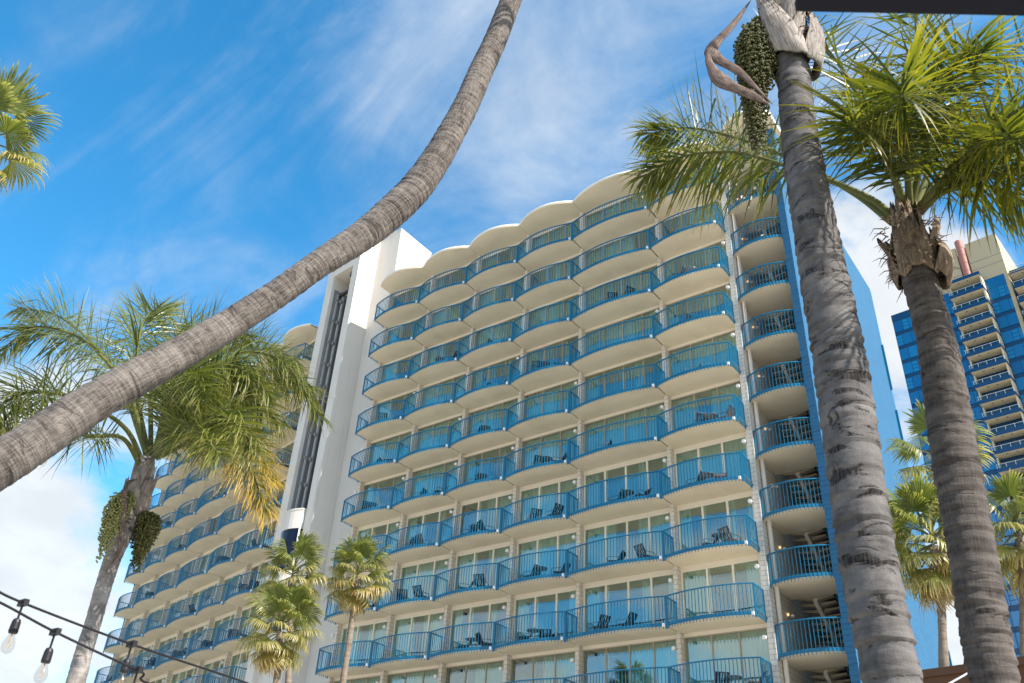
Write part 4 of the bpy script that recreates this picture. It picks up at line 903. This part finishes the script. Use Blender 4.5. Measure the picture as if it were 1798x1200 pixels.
M_fanD = leaf_mat('dry_fan_leaf', (0.20, 0.14, 0.085), (0.34, 0.26, 0.16), (0.36, 0.28, 0.18), 0.25, 0.6, 0.8, 0.3)
FANM = {}
for k, (mt, dry, dr) in enumerate([(M_fanA, 0, 1.9), (M_fanA, 0, 2.6), (M_fanB, 0, 2.8), (M_fanB, 0, 3.0), (M_fanY, 0, 3.0), (M_fanD, 1, 2.2)]):
    for v in range(2):
        a, b = fan_leaf(900 + k * 7 + v, 0.62, 0.80, 38, dry, dr); FANM[(k, v)] = (a.mesh('blade', mt), b.mesh('petiole', M_stalk if k < 4 else M_stalkd))
def fan_palm(head, foot, sc, label, seed, nl=40, skirt=0.25, rt=0.125, wind=0.0):
    r_ = random.Random(seed); h = Vector(head); ft = Vector(foot); d = (ft - h); g0 = h + d * ((h.z + 0.2) / -d.z)
    if abs(g0.x - h.x) > 4 or abs(g0.y - h.y) > 4: g0 = Vector((ft.x + (ft.x - h.x) * 0.3, ft.y + (ft.y - h.y) * 0.3, -0.2))
    root = empty('fan_palm', (g0.x, g0.y, 0), label, 'palm tree', 'fan palms round the hotel'); base = Vector(root.location)
    mid = ft; P = [(g0.x, g0.y, -0.2, rt * 1.7), tuple(g0.lerp(mid, 0.5)) + (rt * 1.15,), tuple(mid) + (rt,), tuple(h.lerp(mid, 0.35) + Vector((0.05, 0, 0))) + (rt * 0.95,), tuple(h) + (rt * 1.1,)]
    obj('trunk', trunk_mesh([tuple(Vector(p[:3]) - base) + (p[3],) for p in P], M_barkF, 16, 0.08, 0.16, 0.012, 0.015, seed), root)
    for i in range(nl):
        u = (i + 0.5) / nl; el = radians(66) - u * radians(136) + r_.uniform(-0.12, 0.12); az = i * 2.39996 + r_.uniform(-0.25, 0.25)
        k = 0 if u < 0.2 else 1 if u < 0.42 else 2 if u < 0.62 else 3 if u < 0.88 else 4 if u < 0.95 else 5
        if r_.random() < 0.15 and 1 <= k < 4: k += 1
        bl, pe = FANM[(k, r_.randint(0, 1))]
        f = obj('frond', pe, root); obj('blade', bl, f)
        dx = Vector((cos(az) * cos(el), sin(az) * cos(el), sin(el))) + Vector((-0.25 * wind, 0, 0)); dx.normalize(); zx = Vector((0, 0, 1)) - dx * dx.z
        if zx.length < 0.2: zx = Vector((-cos(az), -sin(az), 0)); zx = zx - dx * zx.dot(dx)
        zx.normalize(); yx = zx.cross(dx); ro = r_.uniform(-0.45, 0.45); zx, yx = zx * cos(ro) + yx * sin(ro), yx * cos(ro) - zx * sin(ro); rot = Matrix((dx, yx, zx)).transposed()
        f.rotation_euler = rot.to_euler(); f.location = h - base + Vector((0, 0, 0.35 - 0.55 * u)) * sc; s = sc * r_.uniform(0.88, 1.1) * (0.9 if u > 0.7 else 1); f.scale = (s, s, s)
fl = ['tall fan palm before the lift tower, upper of the two overlapping crowns', 'shorter fan palm before the lift tower, lower of two overlapping crowns', 'slim fan palm standing against the left end of the right wing',
      'yellowing fan palm between the two right trunks, beside the blue end wall', 'tallest fan palm behind the second right trunk, before the glass tower', 'fan palm at the right edge beyond the second trunk', 'fan palm crown at the upper left edge against blue sky']
for i, (h, ft, sc) in enumerate(FAN): fan_palm(h, ft, sc * (1.12, 1.12, 1.12, 1.3, 1.2, 1.2, 0.85)[i], fl[i], 50 + i, nl=(32, 34, 34, 42, 20, 30, 22)[i], rt=0.12)

# ------------------------------------------------------------------ string lights
M_cable = painted('black_cable', (0.012, 0.010, 0.012), 0.5, 0.1, 20, 0)
M_socket = painted('black_socket', (0.016, 0.014, 0.016), 0.45, 0.1, 20, 0)
def bulb_glass():
    m = bpy.data.materials.new('clear_bulb'); m.use_nodes = True; t = m.node_tree; t.nodes.clear()
    tr = N(t, 'ShaderNodeBsdfTransparent'); tr.inputs[0].default_value = (0.90, 0.89, 0.87, 1); gl = N(t, 'ShaderNodeBsdfGlossy'); gl.inputs['Roughness'].default_value = 0.02
    fr = N(t, 'ShaderNodeValue'); fr.outputs[0].default_value = 0.07; mx = N(t, 'ShaderNodeMixShader'); t.links.new(fr.outputs[0], mx.inputs[0]); t.links.new(tr.outputs[0], mx.inputs[1]); t.links.new(gl.outputs[0], mx.inputs[2])
    o = N(t, 'ShaderNodeOutputMaterial'); t.links.new(mx.outputs[0], o.inputs[0]); return m
M_bulb = bulb_glass(); M_fil = painted('filament', (0.55, 0.35, 0.15), 0.3, 0.1, 20, 0, spec=0.8)
def string_light(W, S, label):
    base = Vector(W[0]); root = empty('string_light', base, label, 'string lights', 'cafe string lights')
    C = catmull([Vector(p) - base for p in W], 160); m = MB(); m.tube(C, 0.0058, 8); obj('cable', m.mesh('cable', M_cable, True), root)
    for p in S:
        q = min(C, key=lambda c: (c + base - Vector(p)).length)
        m = MB(); m.box(-0.035, 0.035, -0.013, 0.013, -0.016, 0.016); m.tube([(0, 0, 0), (-0.008, 0.004, -0.05), (0.0, 0, -0.085)], 0.006, 6)
        m.lathe([(0.010, -0.080), (0.018, -0.086), (0.022, -0.10), (0.024, -0.145), (0.021, -0.155)], n=14)
        s = obj('socket', m.mesh('socket', M_socket), root, q); s.scale = (0.86, 0.86, 0.86)
        m = MB(); m.lathe([(0.012, -0.152), (0.015, -0.160), (0.028, -0.195), (0.0315, -0.215), (0.0305, -0.232), (0.022, -0.248), (0.008, -0.255)], n=18); obj('bulb', m.mesh('bulb', M_bulb, True), s)
        m = MB(); m.tube([(0, 0, -0.155), (0, 0, -0.19)], 0.004, 5)
        for k in range(4): a = k * pi / 2; m.tube([(0.003 * cos(a), 0.003 * sin(a), -0.185), (0.012 * cos(a), 0.012 * sin(a), -0.205), (0.008 * cos(a + .6), 0.008 * sin(a + .6), -0.23)], 0.0012, 4)
        obj('filament', m.mesh('filament', M_fil), s)
WIRE1 = [(-4.05, -2.5, 3.35), (-4.10, 0.6, 2.80)] + WIRE1 + [(-4.15, 7.5, 2.62)]
WIRE2 = [(-3.95, -2.5, 3.25), (-3.99, 0.6, 2.73)] + WIRE2 + [(-4.15, 7.5, 2.50)]
string_light(WIRE1, SOCK1, 'upper black string light cable with clear bulbs at lower left')
string_light(WIRE2, SOCK2, 'lower black string light cable with clear bulbs at lower left')

# ------------------------------------------------------------------ brown kiosk roof and the dark parasol edge
M_brown = painted('brown_fascia', (0.13, 0.06, 0.028), 0.5, 0.2, 2, 0)
kd = Vector((-0.233 + 1.84, 7.776 - 8.07, 0)).normalized(); ka = math.atan2(kd.y, kd.x)
kio = empty('kiosk', (-1.227, 7.956, 0), 'flat brown roof edge of a low kiosk at the bottom right', 'kiosk', rz=ka)
m = MB(); m.box(-1.0, 4.0, 0, 0.06, 3.22, 3.45); m.box(-1.02, 4.02, -0.03, -0.001, 3.40, 3.46); obj('fascia', m.mesh('fascia', M_brown), kio)
m = MB(); m.box(-1.0, 4.0, 0.061, 3.0, 3.26, 3.42); obj('roof', m.mesh('roof', M_brown), kio)
for x in (-0.9, 3.8): m = MB(); m.box(x - 0.06, x + 0.06, 0.10, 0.22, 0, 3.26); obj('post', m.mesh('post', M_brown), kio)
M_cab = painted('silver_cable', (0.45, 0.45, 0.46), 0.35, 0.1, 9, 0, spec=0.7)
st = empty('stay_cable', CABLE[-1], 'silver stay cable with clamp running to the kiosk roof edge', 'cable'); b0 = Vector(CABLE[-1])
m = MB(); m.tube([Vector((-1.85, 6.1, 2.55)) - b0] + [Vector(p) - b0 for p in CABLE] + [Vector((-1.22, 7.93, 3.44)) - b0], 0.007, 6); obj('cable', m.mesh('cable', M_cab), st)
m = MB(); m.box(-0.07, 0.03, -0.03, 0.03, -0.05, 0.0); m.lathe([(0.02, 0), (0.03, 0.02), (0.03, 0.05), (0.02, 0.07)], (0.02, 0.02, -0.01), 10); obj('clamp', m.mesh('clamp', M_cab), st)
p = Vector(BULBR[0]); m = MB()
m.lathe([(0.004, 0.09), (0.017, 0.07), (0.030, 0.02), (0.030, -0.02), (0.016, -0.06)], n=14); root = empty('hanging_bulb', p, 'clear bulb under the kiosk roof edge', 'light bulb'); obj('bulb', m.mesh('bulb', M_bulb, True), root)
m = MB(); m.lathe([(0.02, -0.05), (0.022, -0.10), (0.018, -0.16)], n=12); obj('socket', m.mesh('socket', M_socket), root)
M_par = painted('dark_canvas', (0.008, 0.008, 0.014), 0.9, 0.1, 3, 0)
A, B = Vector((-0.305, 1.447, 3.485)), Vector((0.147, 1.764, 3.485)); e = (B - A).normalized(); pn = Vector((e.y, -e.x, 0))
par = empty('parasol', (A + B) / 2 + pn * 1.1 + Vector((0, 0, -3.485)), 'dark canvas parasol edge close overhead at the top right', 'parasol'); b0 = Vector(par.location)
m = MB(); A0 = A - b0; B0 = A + e * 1.9 - b0
q = [A0, B0, B0 + pn * 1.5 + Vector((0, 0, 0.35)), A0 + pn * 1.5 + Vector((0, 0, 0.35))]
m.v = [tuple(v) for v in q] + [tuple(v + Vector((0, 0, 0.03))) for v in q]
for f_ in ((3, 2, 1, 0), (4, 5, 6, 7), (0, 1, 5, 4), (1, 2, 6, 5), (2, 3, 7, 6), (3, 0, 4, 7)): m.face(f_)
obj('canopy', m.mesh('canopy', M_par), par)
m = MB(); m.tube([A0 + e * 1.0 + pn * 1.45 + Vector((0, 0, 0.33)), A0 + e * 1.0 + pn * 1.45 + Vector((0, 0, -3.5))], 0.025, 10); obj('pole', m.mesh('pole', M_par), par)
